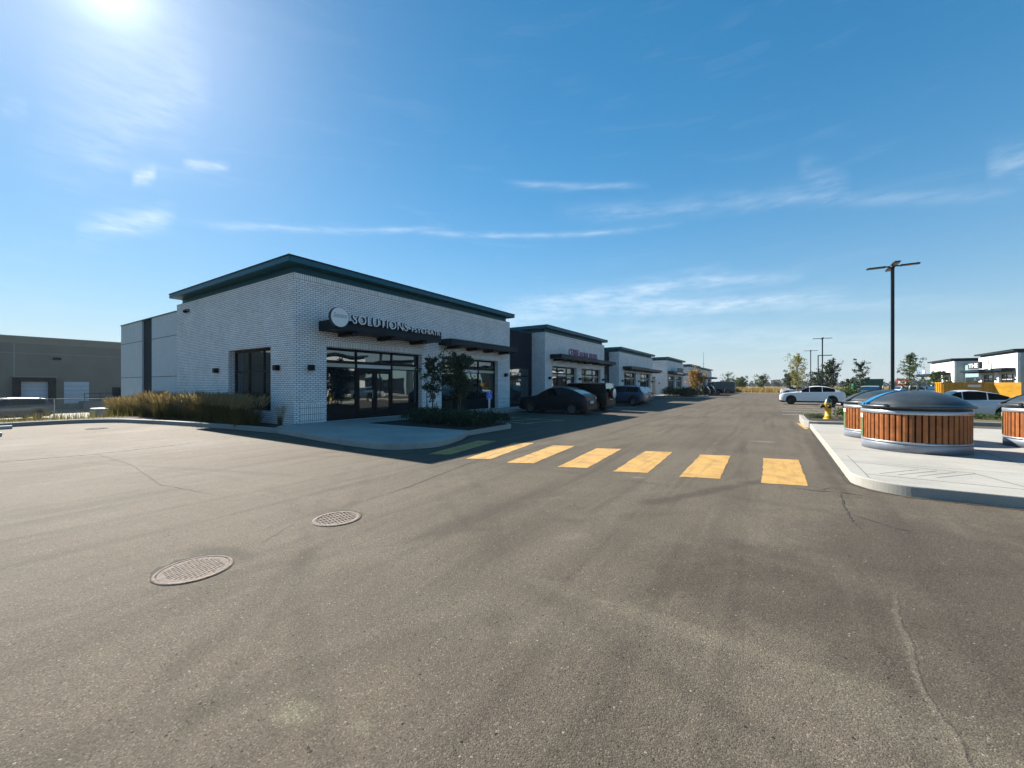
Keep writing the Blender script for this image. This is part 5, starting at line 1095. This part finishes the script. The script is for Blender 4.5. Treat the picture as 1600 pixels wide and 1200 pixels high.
# weeds on the bank, tall field grass, far wood
r = random.Random(77); b = MB()
def blades(b, x, y, z, h_, n, r, w=.006, sp=.1):
    for _ in range(n):
        a = r.uniform(0, 2*pi); px, py = x+r.gauss(0, sp), y+r.gauss(0, sp); l = h_*r.uniform(.5, 1.2); e = (px+cos(a)*l*.35, py+sin(a)*l*.35, z+l); k = len(b.v); c_, s_ = -sin(a)*w, cos(a)*w
        b.v += [(px-c_, py-s_, z), (px+c_, py+s_, z), e]; b.f.append((k, k+1, k+2))
for _ in range(2600):
    x = r.uniform(-44, -24.3); y = r.uniform(-3, 7.5); blades(b, x, y, gz(x), r.choice((.1, .15, .15, .35, .55)), 7, r, .012, .16)
tag(b.build('bank_weeds', 'weed', uv=False), 'dry weeds and grass on the bank above the loading yard', 'grass', kind='stuff')
b = MB()
for _ in range(9000):
    y = 101.2+abs(r.gauss(0, 10)); x = r.uniform(-30, 70); blades(b, x, y, 0, 1.15, 3, r, .05, .5)
tag(b.build('field_grass', 'field_blade', uv=False), 'tall golden dry grass along the edge of the field', 'grass', kind='stuff')
b = MB()
for _ in range(260):
    y = r.uniform(330, 620); x = r.uniform(-170, 620); hh = r.uniform(4, 8.5)*(y/420); 
    if r.random() < .35: # spruce
        for k in range(34): tt = r.random(); q = hh*.22*(1-tt); a = r.uniform(0, 6.3); leaf_quads(b, Vector((x+cos(a)*q, y+sin(a)*q, hh*tt)), .5, 4, 1.5, r)
    else:
        for k in range(40): a = r.uniform(0, 6.3); q = sqrt(r.random())*hh*.45; leaf_quads(b, Vector((x+cos(a)*q, y+sin(a)*q, hh*(.15+.6*r.random()))), .6, 4, 1.5, r)
for k in range(5000):
    x = r.uniform(-300, 800); leaf_quads(b, Vector((x, r.uniform(520, 620), r.uniform(0, 4))), 1.2, 3, 2.5, r)
tag(b.build('distant_wood', 'leaf_far', uv=False), 'far line of dark trees along the horizon', 'woodland', kind='stuff')
# far masts
t = thing('radio_mast', (-21.4, 153, 0), 0, 'very thin radio mast above the last shaded shop', 'mast'); MB().tube([(0, 0, 0), (0, 0, 13.0)], [.12, .05], 5).build('mast_pole', 'galvanized', t); MB().tube([(-.5, 0, 9), (.5, 0, 9)], .04, 4).build('cross_arm', 'galvanized', t)
def pylon(loc, label):
    t = thing('power_pylon', loc, .5, label, 'pylon', 'power line pylons'); b = MB(); Hh = 30
    for sx in (-1, 1):
        for sy in (-1, 1): b.tube([(sx*3.2, sy*3.2, 0), (sx*.7, sy*.7, Hh*.75), (0, 0, Hh)], .16, 4)
    for i in range(8):
        z0, z1 = Hh*.75*i/8, Hh*.75*(i+1)/8; w0, w1 = 3.2-2.5*i/8, 3.2-2.5*(i+1)/8
        for s2 in (-1, 1): b.tube([(-w0, s2*w0, z0), (w1, s2*w1, z1)], .10, 4); b.tube([(w0, s2*w0, z0), (-w1, s2*w1, z1)], .10, 4)
    b.build('lattice', 'galvanized', t)
    for z in (18, 22.5, 27): b = MB(); b.tube([(-6.5, 0, z), (0, 0, z+.8), (6.5, 0, z)], .14, 4); b.build('cross_arm', 'galvanized', t)
pylon((178, 820, 0), 'left of two faint power pylons beside the tall lamp post'); pylon((225, 900, 0), 'right of two faint power pylons beside the tall lamp post')

# ------------------------------------------------------------------ air
hm = bpy.data.materials.new('haze'); hm.use_nodes = True; ht = hm.node_tree; ht.nodes.clear()
pv = N(ht, 'ShaderNodeVolumePrincipled'); pv.inputs['Color'].default_value = (.80, .86, .92, 1); pv.inputs['Density'].default_value = .00016; pv.inputs['Anisotropy'].default_value = .2
ho = N(ht, 'ShaderNodeOutputMaterial'); ht.links.new(pv.outputs[0], ho.inputs['Volume'])
hb = MB().box(-420, -130, -2.3, 900, 960, 33); o = hb.build('haze', hm, uv=False); o['kind'] = 'stuff'; o['label'] = 'thin pale smoke haze over the far field'
